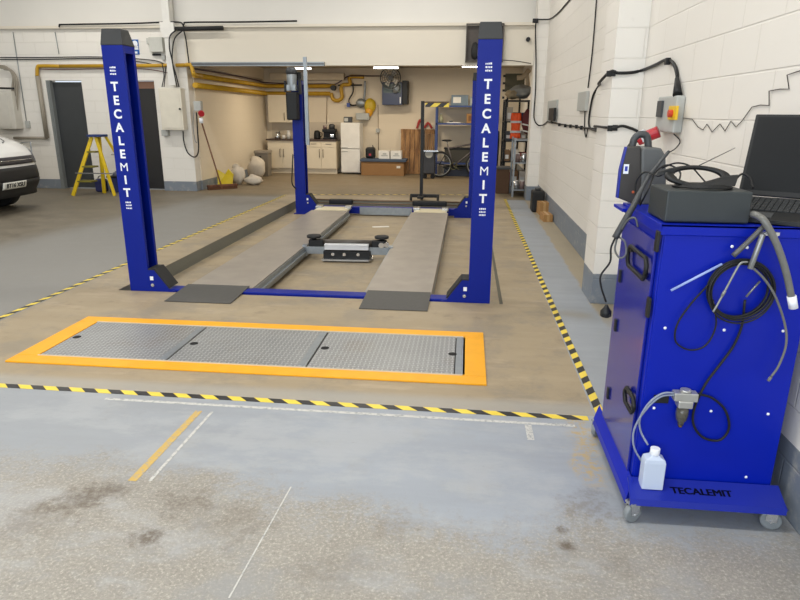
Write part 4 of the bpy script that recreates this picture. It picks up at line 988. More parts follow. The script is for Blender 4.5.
t = thing('tool_bag', 'small dark blue bag under the steps of the yellow ladder', 'bag', (-7.6, 12.3, 0))
MB().box((-7.62, 12.25, 0), (-7.42, 12.45, .26)).build('bag_body', mat('navy_bag', (36, 40, 90), .7), t, .04)
MB().torus((-7.52, 12.35, .26), .06, .01, (0, 1, 0), 16, 6).build('handle', BLACK, t)

# ================================================================ WHITE VAN (nose)
van = thing('van', 'white van with black bumper and front number plate, cut by the left edge', 'van', (-8.9, 9.35, 0))
VX, VY = -7.2, 9.38
VW = mat('van_white', (228, 228, 226), .25, 0, .01, coat=.6)
prof = [(.10, .34), (.03, .42), (.0, .55), (.01, .68), (.03, .82), (.07, .93), (.15, 1.02), (.32, 1.10), (.6, 1.18), (.95, 1.26), (1.75, 1.70), (2.1, 1.86), (3.0, 1.9), (4.3, 1.88), (4.4, 1.7), (4.45, .35)]
secs = [(-.93, .42, .93), (-.91, .28, .96), (-.84, .15, .985), (-.68, .06, .997), (-.4, .015, 1), (0, 0, 1), (.4, .015, 1), (.68, .06, .997), (.84, .15, .985), (.91, .28, .96), (.93, .42, .93)]
b = MB(); rows = []
for yy, sb, sc_ in secs:
    row = []
    for dx, z in prof:
        f_ = max(0, 1-dx/1.0); side = 1 if z < 1.15 else (1-.16*min(1, (z-1.15)/.7))
        back = sb*.35 if dx > 4 else 0
        row.append((VX-dx-sb*(f_ if dx < 4 else 0)+back, VY+yy*side, z*(sc_ if dx < 2 else 1)))
    rows.append(row)
b.grid(rows, True, True)
b._f([b._v(p) for p in rows[0]]); b._f([b._v(p) for p in rows[-1]])
b.build('body', VW, van)
def nose(ya, yb, za, zb, out, name, m_, par=van, n=14, th=.05, trap=0.):
    """curved skin following the nose between heights za..zb"""
    def sb(yy):
        for (a, s1, _), (c_, s2, _) in zip(secs, secs[1:]):
            if a <= yy <= c_: return s1+(s2-s1)*(yy-a)/(c_-a)
        return .42
    def px_(z):
        for (a, z1), (c_, z2) in zip(prof, prof[1:]):
            if z1 <= z <= z2: return a+(c_-a)*(z-z1)/(z2-z1)
        return prof[0][0]
    b = MB(); R1 = []; R0 = []
    for i in range(n+1):
        yy = ya+(yb-ya)*i/n; r1 = []; r0 = []
        for j in range(5):
            z = za+(zb-za)*j/4
            yj = yy*(1-trap*(j/4))
            x = VX-px_(z)-sb(yj)+out
            r1.append((x, VY+yj, z)); r0.append((x-th, VY+yj, z))
        R1.append(r1); R0.append(r0)
    b.grid(R1); b.grid(R0)
    for rr in (R1, R0): pass
    b.grid([[r[0] for r in R1], [r[0] for r in R0]]); b.grid([[r[-1] for r in R1], [r[-1] for r in R0]])
    b.grid([R1[0], R0[0]]); b.grid([R1[-1], R0[-1]])
    return b.build(name, m_, par)
VB = mat('van_black_plastic', (30, 30, 31), .55)
nose(-.92, .92, .26, .52, .035, 'bumper', VB)
nose(-.84, .84, .5, .73, .02, 'lower_grille', VB, trap=.12)
nose(-.70, .70, .77, .89, .012, 'upper_grille', mat('grille_dark', (48, 46, 52), .35))
nose(-.60, .60, .83, .84, .022, 'chrome_strip', CHROME)
pl_ = nose(-.265, .265, .405, .515, .06, 'number_plate', mat('plate_white', (222, 222, 214), .4), th=.012)
b = MB(); b.text('BT16 XSU', .098, Matrix.Translation((VX+.043, VY, .46)) @ Matrix.Rotation(.227, 4, 'Y') @ Matrix.Rotation(R(90), 4, 'Z') @ FRONT, .003, .0); b.build('plate_characters', BLACK, pl_)
nose(.71, .89, .76, .97, .012, 'headlamp', mat('lamp_glass', (150, 152, 156), .15, 0, .1), th=.03)
nose(-.89, -.71, .76, .97, .012, 'headlamp', mat('lamp_glass', (150, 152, 156)), th=.03)
for yy in (-.78, .78):
    for xx in (VX-.85, VX-3.6):
        b = MB(); b.cyl((xx, VY+yy-.1, .32), (xx, VY+yy+.1, .32), .32, 28); w_ = b.build('wheel', RUBBER, van, .02)
        b = MB(); b.cyl((xx, VY+yy-.105, .32), (xx, VY+yy+.105, .32), .19, 20); b.build('wheel_rim', BOXGREY, w_, .01)
b = MB(); b.box((-11.6, VY-.85, .22), (VX-.3, VY+.85, .34)); b.build('underbody', BLACK, van)
b = MB(); b.tube([(VX-.30, VY+.30, 1.10), (VX-.36, VY+.42, 1.12), (VX-.5, VY+.52, 1.155)], .006, 5); b.build('bonnet_crease', DGREY, van)

# ================================================================ KITCHEN AREA
YK = 17.0
# base cabinets: each unit a thing
def unit(x0, x1, lab, drawer=True, z1=.87, name='base_cabinet'):
    t = thing(name, lab, 'cabinet', ((x0+x1)/2, 17.3, 0), 'cream kitchen base units')
    MB().box((x0, YK+.02, .13), (x1, YF-.01, z1)).build('carcass', CREAM, t)
    MB().box((x0, YK+.07, 0), (x1, YK+.1, .13)).build('plinth', CREAM, t)
    xm = (x0+x1)/2
    for a, c_, hx in ((x0, xm, xm-.05), (xm, x1, xm+.05)):
        d = MB().box((a+.003, YK, .14), (c_-.003, YK+.02, .70)).build('door', CREAM, t, .002)
        MB().tube([(hx, YK, .44), (hx, YK-.03, .45), (hx, YK-.03, .64), (hx, YK, .65)], .009, 6, False).build('handle', mat('dark_handle', (110, 96, 80), .4, .5), d)
    if drawer:
        for a, c_ in ((x0, xm), (xm, x1)):
            d = MB().box((a+.003, YK, .71), (c_-.003, YK+.02, .86)).build('drawer', CREAM, t, .002)
            MB().box(((a+c_)/2-.08, YK-.02, .79), ((a+c_)/2+.08, YK, .8)).build('handle', mat('dark_handle', (110, 96, 80)), d)
unit(-5.42, -4.62, 'cream double base cabinet at the left end under the kettle', False)
unit(-4.6, -4.36, 'narrow cream base cabinet behind the far left blue post', False)
unit(-4.34, -3.52, 'cream double base cabinet with drawers next to the fridge')
o = MB().box((-5.45, YK-.03, .87), (-3.5, YF, .91)).build('worktop', WORKTOP, None, .003); tag(o, 'dark brown kitchen worktop along the back wall', 'worktop')
o = MB().box((-5.45, YF-.02, .91), (-3.5, YF-.001, 1.35)).build('splashback', mat('pale_splashback', (200, 186, 164), .4)); tag(o, 'pale splashback panel above the dark worktop', 'splashback')
z0_, z1_ = onY(300, 122.5, 17.25).z, onY(300, 95, 17.25).z
for x0_, x1_, lab in ((-5.43, -4.92, 'left cream wall cupboard above the kettle'), (-4.91, -4.4, 'cream wall cupboard partly behind the far left blue post')):
    t = thing('wall_cupboard', lab, 'cupboard', ((x0_+x1_)/2, 17.4, z0_), 'cream wall cupboards')
    MB().box((x0_, 17.27, z0_), (x1_, YF-.02, z1_)).build('carcass', CREAM, t)
    d = MB().box((x0_+.003, 17.25, z0_), (x1_-.003, 17.27, z1_)).build('door', CREAM, t, .002)
    hx = x1_-.06 if x0_ < -5 else x0_+.06
    MB().tube([(hx, 17.25, z0_+.06), (hx, 17.22, z0_+.07), (hx, 17.22, z0_+.24), (hx, 17.25, z0_+.25)], .009, 6, False).build('handle', mat('dark_handle', (110, 96, 80)), d)
# worktop things
t = thing('kettle', 'steel kettle at the left end of the worktop', 'kettle', (-5.2, 17.25, .91))
MB().lathe((-5.2, 17.25, .91), [(.08, 0), (.085, .05), (.07, .15), (.03, .18)]).build('body', STEEL, t)
MB().torus((-5.2, 17.25, 1.06), .07, .01, (0, 1, 0), 16, 6, 0, PI).build('handle', BLACK, t)
def mug(x, lab, c_): 
    t = thing('mug', lab, 'mug', (x, 17.2, .91)); MB().lathe((x, 17.2, .91), [(.04, 0), (.042, .1), (.036, .1), (.034, .01)]).build('cup', c_, t)
    MB().torus((x+.045, 17.2, .96), .025, .006, (0, 1, 0), 12, 6).build('handle', c_, t); return t
mug(-5.02, 'white mug on the worktop right of the kettle', WHITE)
mug(-4.62, 'pink mug near the blue post on the worktop', mat('pink_mug', (180, 120, 110), .4))
t = thing('tea_jar', 'tall white jar beside the kettle on the worktop', 'jar', (-4.9, 17.3, .91)); MB().lathe((-4.9, 17.3, .91), [(.05, 0), (.055, .12), (.04, .16), (.04, .2)]).build('jar_body', WHITE, t); MB().cyl((-4.9, 17.3, 1.11), (-4.9, 17.3, 1.13), .045).build('lid', WHITE, t)
t = thing('coffee_machine', 'black coffee machine on the worktop beside the fridge', 'coffee machine', (-3.75, 17.3, .91))
b = MB(); b.box((-3.92, 17.15, .91), (-3.56, 17.4, .95)); b.box((-3.92, 17.28, .91), (-3.6, 17.4, 1.15)); b.box((-3.92, 17.13, 1.1), (-3.56, 17.4, 1.18)); b.build('body', BLACK, t, .01)
MB().lathe((-3.68, 17.27, 1.18), [(.08, 0), (.08, .09), (.06, .12), (.03, .13)]).build('hopper', DGREY, t)
MB().cyl((-3.86, 17.2, 1.18), (-3.86, 17.2, 1.27), .05).build('water_cup', mat('red_grey', (110, 90, 90), .4), t)
MB().box((-3.7, 17.1, .96), (-3.6, 17.16, 1.04)).build('drip_cup', STEEL, t, .01)
t = thing('black_kettle', 'rounded black kettle left of the coffee machine', 'kettle', (-4.1, 17.3, .91))
MB().lathe((-4.1, 17.3, .91), [(.085, 0), (.09, .04), (.09, .16), (.06, .22), (.02, .23)]).build('body', BLACK, t); MB().torus((-4.02, 17.3, 1.03), .06, .01, (0, 1, 0), 14, 6).build('handle', BLACK, t)
# fridge
t = thing('fridge_freezer', 'white upright fridge freezer at the right end of the kitchen units', 'fridge freezer', (-3.12, 17.3, 0))
FT = 1.35
MB().box((-3.39, 17.05, .03), (-2.87, YF-.03, FT)).build('cabinet', WHITE, t, .01)
for za, zb in ((.05, .66), (.68, FT-.01)):
    d = MB().box((-3.388, 17.0, za), (-2.872, 17.045, zb)).build('door', WHITE, t, .012)
    MB().box((-3.37, 16.985, zb-.06 if za < .5 else za+.02), (-3.2, 17.0, zb-.045 if za < .5 else za+.035)).build('handle', BOXGREY, d)
t = thing('small_speaker', 'small grey device standing on top of the fridge', 'device', (-3.2, 17.2, FT))
MB().box((-3.32, 17.1, FT), (-3.10, 17.25, FT+.15)).build('case', DGREY, t, .02); MB().box((-3.30, 17.09, FT+.03), (-3.2, 17.1, FT+.12)).build('display', BOXGREY, t)
# waste bin
t = thing('waste_bin', 'grey metal waste bin left of the kitchen units', 'bin', (-5.25, 16.2, 0))
b = MB(); V = b.grid([[(-5.44, 16.0, 0), (-5.12, 16.0, 0), (-5.12, 16.3, 0), (-5.44, 16.3, 0)], [(-5.46, 15.99, .58), (-5.10, 15.99, .58), (-5.10, 16.32, .58), (-5.46, 16.32, .58)]], False, True); b._f(V[0][::-1]); b._f(V[1]); b.build('bin_body', mat('bin_grey', (132, 124, 112), .45, .2), t, .01)
MB().box((-5.47, 15.97, .58), (-5.09, 16.34, .66)).build('lid', mat('bin_lid', (150, 140, 126), .4), t, .02)
MB().box((-5.40, 15.97, .46), (-5.28, 15.995, .52)).build('slot', BLACK, t)
# sacks
SACK = mat('white_sack', (206, 196, 180), .8, 0, .1, 9)
for i, (x, y, r_, sq, lab) in enumerate(((-5.25, 14.15, .22, (.75, .9, .95), 'tall crumpled white sack leaning on the wall beside the yellow bucket'), (-4.86, 14.1, .17, (1.3, .8, .6), 'low white sack lying on the floor in front of the other sacks'), (-5.2, 15.35, .24, (.9, .9, 1.1), 'full white sack standing left of the waste bin'))):
    t = thing('sack', lab, 'sack', (x, y, 0), 'white sacks along the kitchen side wall')
    MB().blob((x, y, r_*sq[2]*.98), r_, sq, .07, 20, 12, i).build('sack_body', SACK, t)
    b = MB(); b.blob((x-.03, y, r_*sq[2]*1.85), r_*.4, (1.1, .8, .7), .15, 12, 7, i+9); b.build('tied_neck', SACK, t)
# dustpan and broom
t = thing('broom', 'wide broom with brown wooden handle leaning in the corner', 'broom', (-5.25, 13.2, 0))
BW = wood_mat('broom_wood', (84, 50, 34), (126, 82, 54))
MB().cyl(onZ(222, 188, .1), onY(199, 117, 12.95)+Vector((.02, 0, 0)), .016, 8).build('broom_handle', BW, t)
h_ = onZ(224, 189); b = MB(Tm((h_.x, h_.y, 0), R(42))); b.box((-.36, -.05, .06), (.3, .05, .1)); b.build('broom_head', BW, t, .006)
b = MB(Tm((h_.x, h_.y, 0), R(42))); b.box((-.35, -.045, 0), (.29, .045, .06)); b.build('bristles', mat('brown_bristle', (96, 62, 40), .9, 0, .2, 60), t)
t = thing('dustpan', 'yellow plastic shovel dustpan behind the broom head', 'dustpan', (-5.4, 13.5, 0))
b = MB(Matrix.Translation((0, .25, 0))); b.prism([(-5.55, 13.4, .02), (-5.22, 13.4, .02), (-5.2, 13.48, .26), (-5.32, 13.5, .38), (-5.4, 13.5, .26), (-5.56, 13.48, .36), (-5.57, 13.46, .2)], (0, .03, 0)); b.prism([(-5.55, 13.42, .0), (-5.22, 13.42, .0), (-5.24, 13.2, .0), (-5.53, 13.2, .0)], (0, 0, .02)); b.build('pan', mat('bright_yellow_plastic', (214, 190, 30), .4), t, .004)
b = MB(); a = bk(270, 80, .15); c_ = bk(344, 73, .15); b.box((a.x, 17.4, a.z), (c_.x, 17.59, c_.z)); o = b.build('pale_duct', mat('pale_duct_paint', (204, 190, 166), .5), None, .01); tag(o, 'pale boxed duct high on the back wall above the cupboards', 'duct')
b = MB(); b.tube([onX(205, 67.5, -5.53), onX(262, 80, -5.53)], .022, 8, False); o = b.build('pale_pipe', mat('pale_duct_paint', (204, 190, 166))); tag(o, 'thin pale pipe high on the kitchen side wall', 'pipe')
# wall heater with fan guard
t = thing('unit_heater', 'dark blue and black unit heater hanging on the back wall', 'heater', (-1.95, 17.2, 1.8))
a = onY(382, 82, 17.1); c_ = onY(402, 105, 17.1)
MB().box((a.x, 17.1, c_.z), (c_.x, 17.58, a.z)).build('case', mat('navy_case', (46, 56, 86), .4), t, .01)
MB().box((c_.x, 17.12, c_.z+.02), (c_.x+.14, 17.58, a.z+.04)).build('side_case', BLACK, t, .01)
MB().box((a.x+.04, 17.09, c_.z+.3), (a.x+.5, 17.1, a.z-.04)).build('grille', mat('teal_grey', (66, 84, 84), .4), t)
MB().box((c_.x-.06, 17.08, c_.z+.04), (c_.x-.03, 17.1, c_.z+.2)).build('light_strip', LETTER, t)
MB().blob((c_.x-.16, 17.05, c_.z+.42), .1, (1, .5, 1.2), .1).build('motor', GALV, t)
t = thing('wall_fan', 'round wire guarded fan above the dark heater', 'fan', onY(390, 78, 16.9))
fc = onY(390.5, 78, 16.9)
b = MB()
for r_ in (.26, .21, .15, .09): b.torus((fc.x, fc.y-.02-.3*(.26-r_)*.6, fc.z), r_, .005 if r_ < .25 else .014, (0, 1, 0), 28, 6)
for k in range(12):
    a_ = k*PI/8; b.tube([(fc.x+.05*math.cos(a_), fc.y-.14, fc.z+.05*math.sin(a_)), (fc.x+.17*math.cos(a_), fc.y-.09, fc.z+.17*math.sin(a_)), (fc.x+.26*math.cos(a_), fc.y, fc.z+.26*math.sin(a_))], .005, 5)
b.build('wire_guard', DGREY, t)
b = MB()
for k in range(4): 
    a_ = k*PI/2+.5; M_ = Matrix.Translation(fc+Vector((0, .04, 0))) @ Matrix.Rotation(a_, 4, 'Y'); b2 = M_ @ Matrix.Rotation(.4, 4, 'Z')
    b.prism([b2 @ Vector((-.03, 0, .04)), b2 @ Vector((.03, 0, .04)), b2 @ Vector((.09, 0, .2)), b2 @ Vector((-.06, 0, .22))], (0, .006, 0))
b.build('blades', mat('pale_blade', (200, 196, 188), .35), t)
MB().cyl(fc+Vector((0, -.02, 0)), fc+Vector((0, .3, 0)), .06).build('motor_hub', DGREY, t)
MB().tube([fc+Vector((0, .28, 0)), fc+Vector((0, .65, .1))], .03, 8, False).build('bracket', DGREY, t)
wy2 = MB(); wy2.tube([onY(378, 105, 17.58), onY(378.5, 150, 17.58)], .008, 6, False); o = wy2.build('thin_conduit', mat('brown_conduit', (150, 126, 100), .5)); tag(o, 'thin vertical conduit on the back wall below the heater', 'conduit')
p = onY(378, 130.5, 17.56); o = MB().box((p.x-.05, 17.5, p.z-.05), (p.x+.05, 17.6, p.z+.05)).build('wall_switch', BOXGREY, None, .006); tag(o, 'small switch on the back wall conduit right of the fridge', 'switch')
wy3 = MB(); wy3.tube([onY(327, 97, 17.58), onY(326.5, 124, 17.58)], .008, 6, False); o = wy3.build('thin_conduit', mat('brown_conduit', (150, 126, 100))); tag(o, 'thin vertical conduit above the coffee machine', 'conduit')
# long cardboard box with blue mat and things on top
t = thing('long_carton', 'long brown carton on the floor right of the fridge', 'carton', (-2.2, 16.85, 0))
MB().box((-2.8, 16.75, 0), (-1.66, 17.3, .36)).build('carton_body', mat('dim_cardboard', (150, 112, 70), .8, 0, .08), t, .005)
MB().box((-1.85, 16.745, .2), (-1.75, 16.75, .26)).build('label_patch', WHITE, t)
o = MB().box((-2.83, 16.72, .362), (-1.6, 17.3, .43)).build('blue_mat', mat('slate_blue_mat', (70, 84, 104), .7), None, .01); tag(o, 'slate blue mat folded on top of the long carton', 'mat')
t = thing('black_case', 'small black case with pale handle standing on the blue mat', 'case', (-2.65, 17.0, .43))
MB().box((-2.72, 16.95, .432), (-2.46, 17.15, .72)).build('case_body', BLACK, t, .05); MB().torus((-2.59, 17.05, .72), .07, .014, (0, 1, 0), 16, 6, 0, PI).build('handle', DGREY, t)
MB().box((-2.62, 16.945, .5), (-2.56, 16.95, .56)).build('badge', RED, t)
for x, lab in ((-2.2, 'left white appliance box with grey print on the blue mat'), (-1.88, 'right white appliance box with grey print on the blue mat')):
    t = thing('appliance_box', lab, 'box', (x, 17.0, .43), 'white boxes on the blue mat')
    MB().box((x-.15, 16.9, .432), (x+.14, 17.2, .64)).build('carton', WHITE, t, .003)
    b = MB(); b.box((x-.08, 16.897, .50), (x+.09, 16.9, .53)); b.box((x-.04, 16.897, .54), (x+.06, 16.9, .58)); b.build('print', BOXGREY, t)
# pallets leaning on the wall
PW = wood_mat('pallet_wood', (104, 70, 40), (176, 134, 88), 9)
def pallet(x0_, x1_, y, lab):
    t = thing('pallet', lab, 'pallet', ((x0_+x1_)/2, y, 0), 'wooden pallets against the back wall')
    M_ = Tm((0, y, 0), 0, R(-8)); n = 5; w_ = (x1_-x0_)/n
    for k in range(n):
        b = MB(M_); b.box((x0_+k*w_+.008, 0, 0.01), (x0_+(k+1)*w_-.008, .02, 1.2)); b.build('board', PW, t)
    for z in (.0, .53, 1.08):
        b = MB(M_); b.box((x0_, .02, z+.01), (x1_, .1, z+.12)); b.build('bearer', PW, t)
pallet(-1.82, -1.18, 17.33, 'wider wooden pallet leaning on the back wall beside the long carton')
pallet(-1.16, -.90, 17.36, 'narrower wooden pallet right of the first pallet, partly behind the pole')
o = MB().tube([onY(x, y, 17.54) for x, y in ((417, 128.5), (420, 120), (424, 127.5), (428, 123), (432, 128.5))], .03, 8).build('red_hose', mat('red_hose', (170, 50, 46), .5)); tag(o, 'red and black hose bundle resting on top of the pallets', 'hose')
# blue shelving
t = thing('shelving_unit', 'blue metal shelving on the back wall above the bicycle', 'shelving', (-.3, 17.2, 0))
SB = mat('shelf_blue', (52, 72, 128), .45)
for x in (-.83, .62):
    for y in (16.95, 17.45): MB().box((x-.025, y-.02, 0), (x+.025, y+.02, 1.82)).build('upright', SB, t)
for z in (.35, 1.36, 1.80):
    MB().box((-.85, 16.93, z-.04), (.64, 17.47, z)).build('shelf', SB, t)
def sbox(x0_, x1_, z, h, name, lab, m_, cat='box', y0_=16.97, d=.35):
    t = thing(name, lab, cat, ((x0_+x1_)/2, y0_+.2, z))
    MB().box((x0_, y0_, z+.001), (x1_, y0_+d, z+h)).build('carton', m_, t, .004)
    MB().box((x0_+.05, y0_-.003, z+h*.25), ((x0_+x1_)/2+.03, y0_, z+h*.8)).build('print', WHITE if m_ is not CARD else mat('brown_print', (120, 84, 50), .8), t)
    return t
sbox(-.46, -.02, 1.8, .26, 'blue_box', 'blue grey printed box on the top shelf', mat('blue_grey_box', (106, 124, 138), .5))
sbox(.02, .40, 1.8, .22, 'pale_box', 'pale box right of the blue grey box on the top shelf', mat('pale_blue_box', (150, 158, 156), .5))
sbox(-.05, .2, 1.36, .24, 'cardboard_box', 'brown box on the middle blue shelf', CARD)
t = thing('plastic_bottle', 'small pale bottle on the middle blue shelf', 'bottle', (-.72, 17.1, 1.36)); MB().lathe((-.72, 17.1, 1.361), [(.06, 0), (.06, .14), (.025, .18), (.025, .22)]).build('body', mat('pale_green_bottle', (170, 170, 140), .5), t); MB().cyl((-.72, 17.1, 1.58), (-.72, 17.1, 1.6), .03).build('cap', WHITE, t)
t = thing('tool_tray', 'thin white tray on the middle blue shelf', 'tray', (-.4, 17.1, 1.36)); MB().box((-.56, 16.97, 1.361), (-.2, 17.2, 1.385)).build('tray_base', WHITE, t, .005); MB().box((-.5, 17.0, 1.385), (-.4, 17.1, 1.42)).build('contents', DGREY, t)
t = thing('dark_crates', 'dark crate on the low blue shelf behind the bicycle', 'crate', (-.2, 17.2, .35)); MB().box((-.6, 17.0, .351), (.5, 17.4, .7)).build('crate_body', mat('olive_crate', (64, 62, 56), .7), t, .01); MB().box((-.62, 16.98, .7), (.52, 17.42, .73)).build('crate_rim', BLACK, t)
t = thing('floor_crate', 'long dark blue crate on the floor under the bicycle', 'crate', (-.1, 17.1, 0)); MB().box((-.6, 16.9, 0), (.5, 17.3, .22)).build('crate_body', mat('navy_crate', (40, 48, 66), .6), t, .01); MB().box((-.62, 16.88, .2), (.52, 17.32, .24)).build('crate_rim', BLACK, t)
# bicycle
t = thing('bicycle', 'dark mountain bicycle parked in front of the blue shelving', 'bicycle', (-.2, 16.55, 0))
yb_ = 16.5
def bp(px, py): return onY(px, py, yb_)
W1 = Vector((-.70, yb_, .34)); W2 = Vector((.30, yb_, .34))
for W in (W1, W2):
    b = MB(); b.torus(W, .31, .026, (0, 1, 0), 36, 8); w_ = b.build('wheel', RUBBER, t)
    b = MB(); b.torus(W, .28, .010, (0, 1, 0), 36, 6); b.build('rim', BOXGREY, w_)
    b = MB()
    for k in range(14): a_ = k*PI/7; b.tube([W+Vector((.02*math.cos(a_), 0, .02*math.sin(a_))), W+Vector((.28*math.cos(a_+.15), 0, .28*math.sin(a_+.15)))], .003, 4, False)
    b.build('spokes', GALV, w_)
    b = MB(); b.cyl(W+Vector((0, -.05, 0)), W+Vector((0, .05, 0)), .025); b.build('hub', DGREY, w_)
BB = Vector((-.34, yb_, .30)); ST = Vector((-.50, yb_, .80)); HT = Vector((.10, yb_, .86)); HB = Vector((.15, yb_, .70))
b = MB()
for p, q in ((BB, ST), (ST-Vector((-.01, 0, .06)), HT), (BB, HB), (HT, HB)): b.tube([p, q], .018, 8, False)
b.build('frame', mat('bike_frame_grey', (98, 92, 92), .35, .2), t)
b = MB()
for s in (-.05, .05): b.tube([BB, W1+Vector((0, s, 0))], .010, 6, False); b.tube([ST-Vector((0, 0, .08)), W1+Vector((0, s, 0))], .009, 6, False)
b.build('rear_stays', BLACK, t)
b = MB()
for s in (-.05, .05): b.tube([HB+Vector((0, s, 0)), W2+Vector((0, s, 0))], .016, 6, False)
b.build('fork', BOXGREY, t)
b = MB(); b.tube([ST, ST+Vector((-.03, 0, .12))], .013, 6, False); b.build('seat_post', STEEL, t)
b = MB(); c0 = ST+Vector((-.03, 0, .14)); b.blob(c0, .07, (1.9, .9, .4)); b.build('saddle', BLACK, t)
b = MB(); b.tube([HT, HT+Vector((-.02, 0, .1)), HT+Vector((-.02, -.28, .14))], .013, 6, False); b.tube([HT+Vector((-.02, 0, .1)), HT+Vector((-.02, .28, .14))], .013, 6, False); b.build('handlebar', BLACK, t)
b = MB(); b.torus(BB+Vector((0, -.04, 0)), .085, .008, (0, 1, 0), 24, 6); b.tube([BB+Vector((0, -.06, 0)), BB+Vector((.14, -.06, -.08))], .010, 6, False); b.build('chainset', mat('green_grey', (104, 104, 70), .4), t)
b = MB(); b.box(BB+Vector((.12, -.14, -.1)), BB+Vector((.22, -.06, -.08))); b.build('pedal', BLACK, t)
# tool drum beside the pole
t = thing('tool_cart', 'dark grey box with round white emblem and metal top beside the pole', 'tool box', (-.95, 16.1, 0))
a = onY(423, 148, 16.1); c_ = onY(431, 171, 16.1)
MB().box((a.x, 16.1, .12), (c_.x+.1, 16.3, .68)).build('case', mat('slate_case', (58, 60, 66), .5), t, .03)
p = onY(429, 154, 16.09); MB().cyl(p, p+Vector((0, -.01, 0)), .1, 20).build('emblem', BOXGREY, t)
MB().box((a.x-.05, 16.05, .68), (c_.x+.18, 16.32, .71)).build('metal_top', STEEL, t)
for x in (a.x+.05, c_.x+.04): MB().cyl((x, 16.15, .06), (x, 16.22, .06), .06, 14).build('wheel', RUBBER, t)

# ================================================================ RIGHT BACK CORNER: racks
# dark tool board
t = thing('tool_board', 'dark tool board on a stand near the back right corner', 'tool board', (.95, 15.6, 0))
a = onY(505.5, 73.5, 15.6); c_ = onY(524, 92, 15.6)
MB().box((a.x, 15.6, c_.z), (c_.x, 15.64, a.z)).build('board', mat('olive_board', (70, 68, 50), .6), t, .01)
for x in (a.x+.08, c_.x-.08): MB().box((x-.02, 15.64, 0), (x+.02, 15.68, a.z)).build('leg', BLACK, t)
for k in range(4):
    z = a.z-.05-k*.16; MB().box((a.x-.05, 15.58, z-.03), (a.x, 15.62, z+.02)).build('hook', RUBBER, t)
# black open rack
t = thing('open_rack', 'black open rack stacked with oddments by the right wall', 'rack', (1.05, 14.3, 0))
zs = (.12, .62, 1.05, 1.45, 1.88)
for x in (.78, 1.32):
    for y in (13.95, 14.75): MB().box((x-.02, y-.02, 0), (x+.02, y+.02, 1.9)).build('upright', BLACK, t)
for z in zs: MB().box((.76, 13.93, z-.025), (1.34, 14.77, z)).build('shelf', BLACK, t)
rnd = random.Random(5)
cols = [((150, 62, 50), 'red'), ((176, 166, 148), 'pale'), ((128, 96, 62), 'brown'), ((66, 70, 74), 'dark grey'), ((214, 204, 190), 'white'), ((60, 76, 110), 'blue')]
lev = {.12: 'bottom shelf', .62: 'second shelf', 1.05: 'third shelf', 1.45: 'fourth shelf'}
for z in zs[:4]:
    x = .80
    for k in range(3):
        c_, cn = cols[(int(z*100)+k*2) % 6]; w_ = rnd.uniform(.13, .17); h = rnd.uniform(.16, .3)
        t2 = thing('parts_box', '%s box, %s from the left on the %s of the black rack' % (cn, ('first', 'second', 'third')[k], lev[z]), 'box', (x+w_/2, 14.1, z), 'boxes in the black rack')
        MB().box((x, 13.98, z+.001), (x+w_-.01, 14.4, z+h)).build('carton', mat('box_'+cn.replace(' ', '_'), c_, .6), t2, .005)
        MB().box((x+.02, 13.976, z+.05), (x+w_-.04, 13.98, z+h*.6)).build('label_patch', WHITE, t2)
        x += w_+.012
t = thing('dust_sheet', 'crumpled grey and white dust sheets heaped on top of the black rack', 'dust sheets', (1.05, 14.3, 1.89))
MB().blob((1.10, 14.25, 2.06), .2, (1.1, 1.3, .65), .1, 20, 12, 4).build('grey_sheet', mat('grey_sheet', (158, 158, 152), .9, 0, .15, 8), t)
MB().blob((.92, 14.2, 2.0), .13, (1.2, 1.3, .7), .12, 18, 10, 5).build('cream_sheet', mat('cream_sheet', (182, 164, 132), .9, 0, .15, 8), t)
b = MB(); b.tube([(1.0, 14.3, 2.34), (1.12, 14.3, 2.36), (1.25, 14.35, 2.5)], .05, 8); b.tube([(1.2, 14.35, 2.45), (1.24, 14.4, 2.25), (1.26, 14.4, 2.0)], .045, 8)
o = b.build('fabric_roll', mat('cream_roll', (196, 176, 146), .8)); tag(o, 'cream fabric roll propped above the dust sheets against the wall', 'fabric roll')
# silver rack in front, hi vis on it
t = thing('silver_rack', 'narrow silver shelving with tins in front of the black rack', 'rack', (1.07, 13.1, 0))
for x in (.93, 1.32):
    for y in (12.78, 13.5): MB().box((x-.018, y-.018, 0), (x+.018, y+.018, 1.15)).build('upright', GALV, t)
for z in (.15, .68, 1.12): MB().box((.91, 12.76, z-.02), (1.34, 13.52, z)).build('shelf', GALV, t)
k = 0
for z in (.15, .68):
    for i in range(3):
        c_, cn = cols[(k*3+1) % 6 if k % 2 else 4]; k += 1
        x = 1.0+i*.12
        t2 = thing('tin', 'small tin on the %s of the silver rack, %s from its left' % ('lower shelf' if z < .5 else 'middle shelf', ('first', 'second', 'third')[i]), 'tin', (x, 12.86, z), 'tins on the silver rack')
        MB().cyl((x, 12.86, z+.001), (x, 12.86, z+.16), .05).build('can', STEEL if k % 2 else mat('tin_paint', (120, 100, 96), .4), t2)
        MB().cyl((x, 12.86, z+.16), (x, 12.86, z+.172), .045).build('lid', WHITE, t2)
t = thing('hi_vis_vest', 'orange high visibility vest with silver bands hanging from the black rack', 'hi-vis vest', (1.02, 13.85, 1.1))
OR = mat('hi_vis_orange', (244, 92, 34), .6)
b = MB(); rows = []
for j in range(9):
    z = 1.62-j*.065; wd = .10+.012*math.sin(j); row = []
    for i in range(13):
        u_ = -1+2*i/12; row.append((1.0+u_*wd, 13.86-.035*math.cos(u_*1.5)+.012*math.sin(i*1.7+j*.4), z))
    rows.append(row)
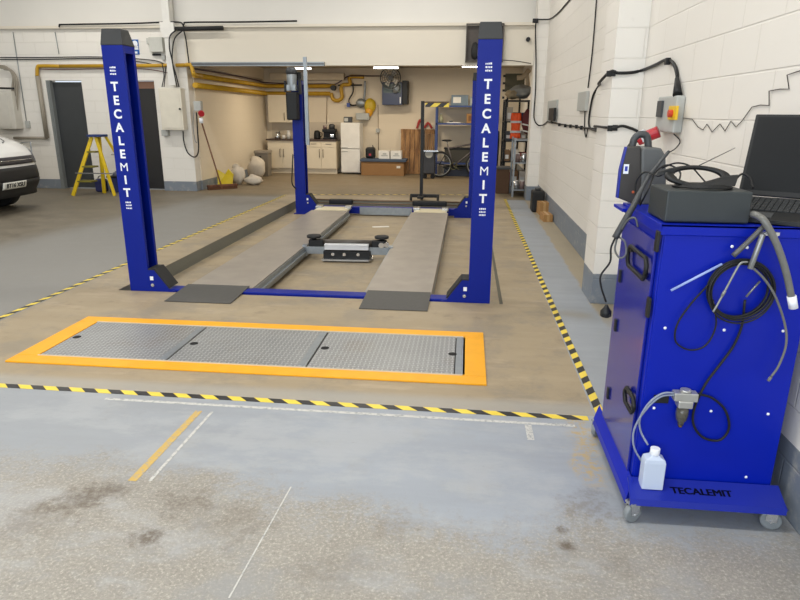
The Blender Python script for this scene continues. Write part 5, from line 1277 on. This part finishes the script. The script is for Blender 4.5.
b.grid(rows); back = [[(p[0], p[1]+.05, p[2]) for p in r] for r in rows]; b.grid(back); b.grid([rows[0], back[0]]); b.grid([rows[-1], back[-1]]); b.grid([[r[0] for r in rows], [r[0] for r in back]]); b.grid([[r[-1] for r in rows], [r[-1] for r in back]])
b.build('vest_cloth', OR, t)
for z in (1.44, 1.24): 
    b = MB(); b.grid([[(1.0+u_*.115, 13.85-.04*math.cos(u_*1.5)-.006, zz) for u_ in (-1, -.6, -.2, .2, .6, 1)] for zz in (z-.022, z+.022)]); b.build('silver_band', mat('silver_band', (200, 200, 200), .4), t)
t = thing('red_jacket', 'dark jacket with white stripes hanging right of the orange vest', 'jacket', (1.2, 13.85, 1.1))
MB().blob((1.22, 13.86, 1.45), .14, (.7, .5, 1.7), .06, 16, 10, 8).build('jacket_cloth', mat('dark_red_cloth', (96, 40, 42), .8), t)
for z in (1.38, 1.25): b = MB(); b.torus((1.22, 13.86, z), .09, .016, (.2, 0, 1), 20, 6); b.build('stripe', WHITE, t)
# brown box and black tall item left of rack
t = thing('brown_carton', 'brown carton on the floor left of the silver rack', 'carton', (.78, 13.6, 0)); MB().box((.62, 13.3, .0), (.89, 13.7, .5)).build('carton_body', mat('dark_brown_carton', (86, 62, 42), .8), t, .005); MB().box((.60, 13.28, .5), (.91, 13.72, .54)).build('lid', DGREY, t)
t = thing('folded_trolley', 'black folded sack trolley standing behind the right blue post', 'sack trolley', (.6, 14.8, 0))
b = MB(); b.tube([(.50, 14.8, .1), (.48, 14.85, 1.1), (.52, 14.86, 1.2), (.66, 14.86, 1.2), (.70, 14.85, 1.1), (.68, 14.8, .1)], .022, 8); b.build('frame', BLACK, t)
b = MB()
for z in (.3, .6, .9): b.box((.49, 14.8, z-.02), (.69, 14.84, z+.02))
b.build('crossbars', BLACK, t); 
for x in (.46, .72): MB().cyl((x-.02, 14.85, .12), (x+.02, 14.85, .12), .12, 16).build('wheel', RUBBER, t)
MB().box((.48, 14.55, 0.0), (.70, 14.8, .02)).build('toe_plate', BLACK, t)
o = MB().box((.56, 15.2, 0), (.60, 15.9, 1.5), None).build('standing_board', mat('grey_panel', (150, 146, 138), .5), None, .03); tag(o, 'rounded grey panel standing edge on behind the right blue post', 'panel')
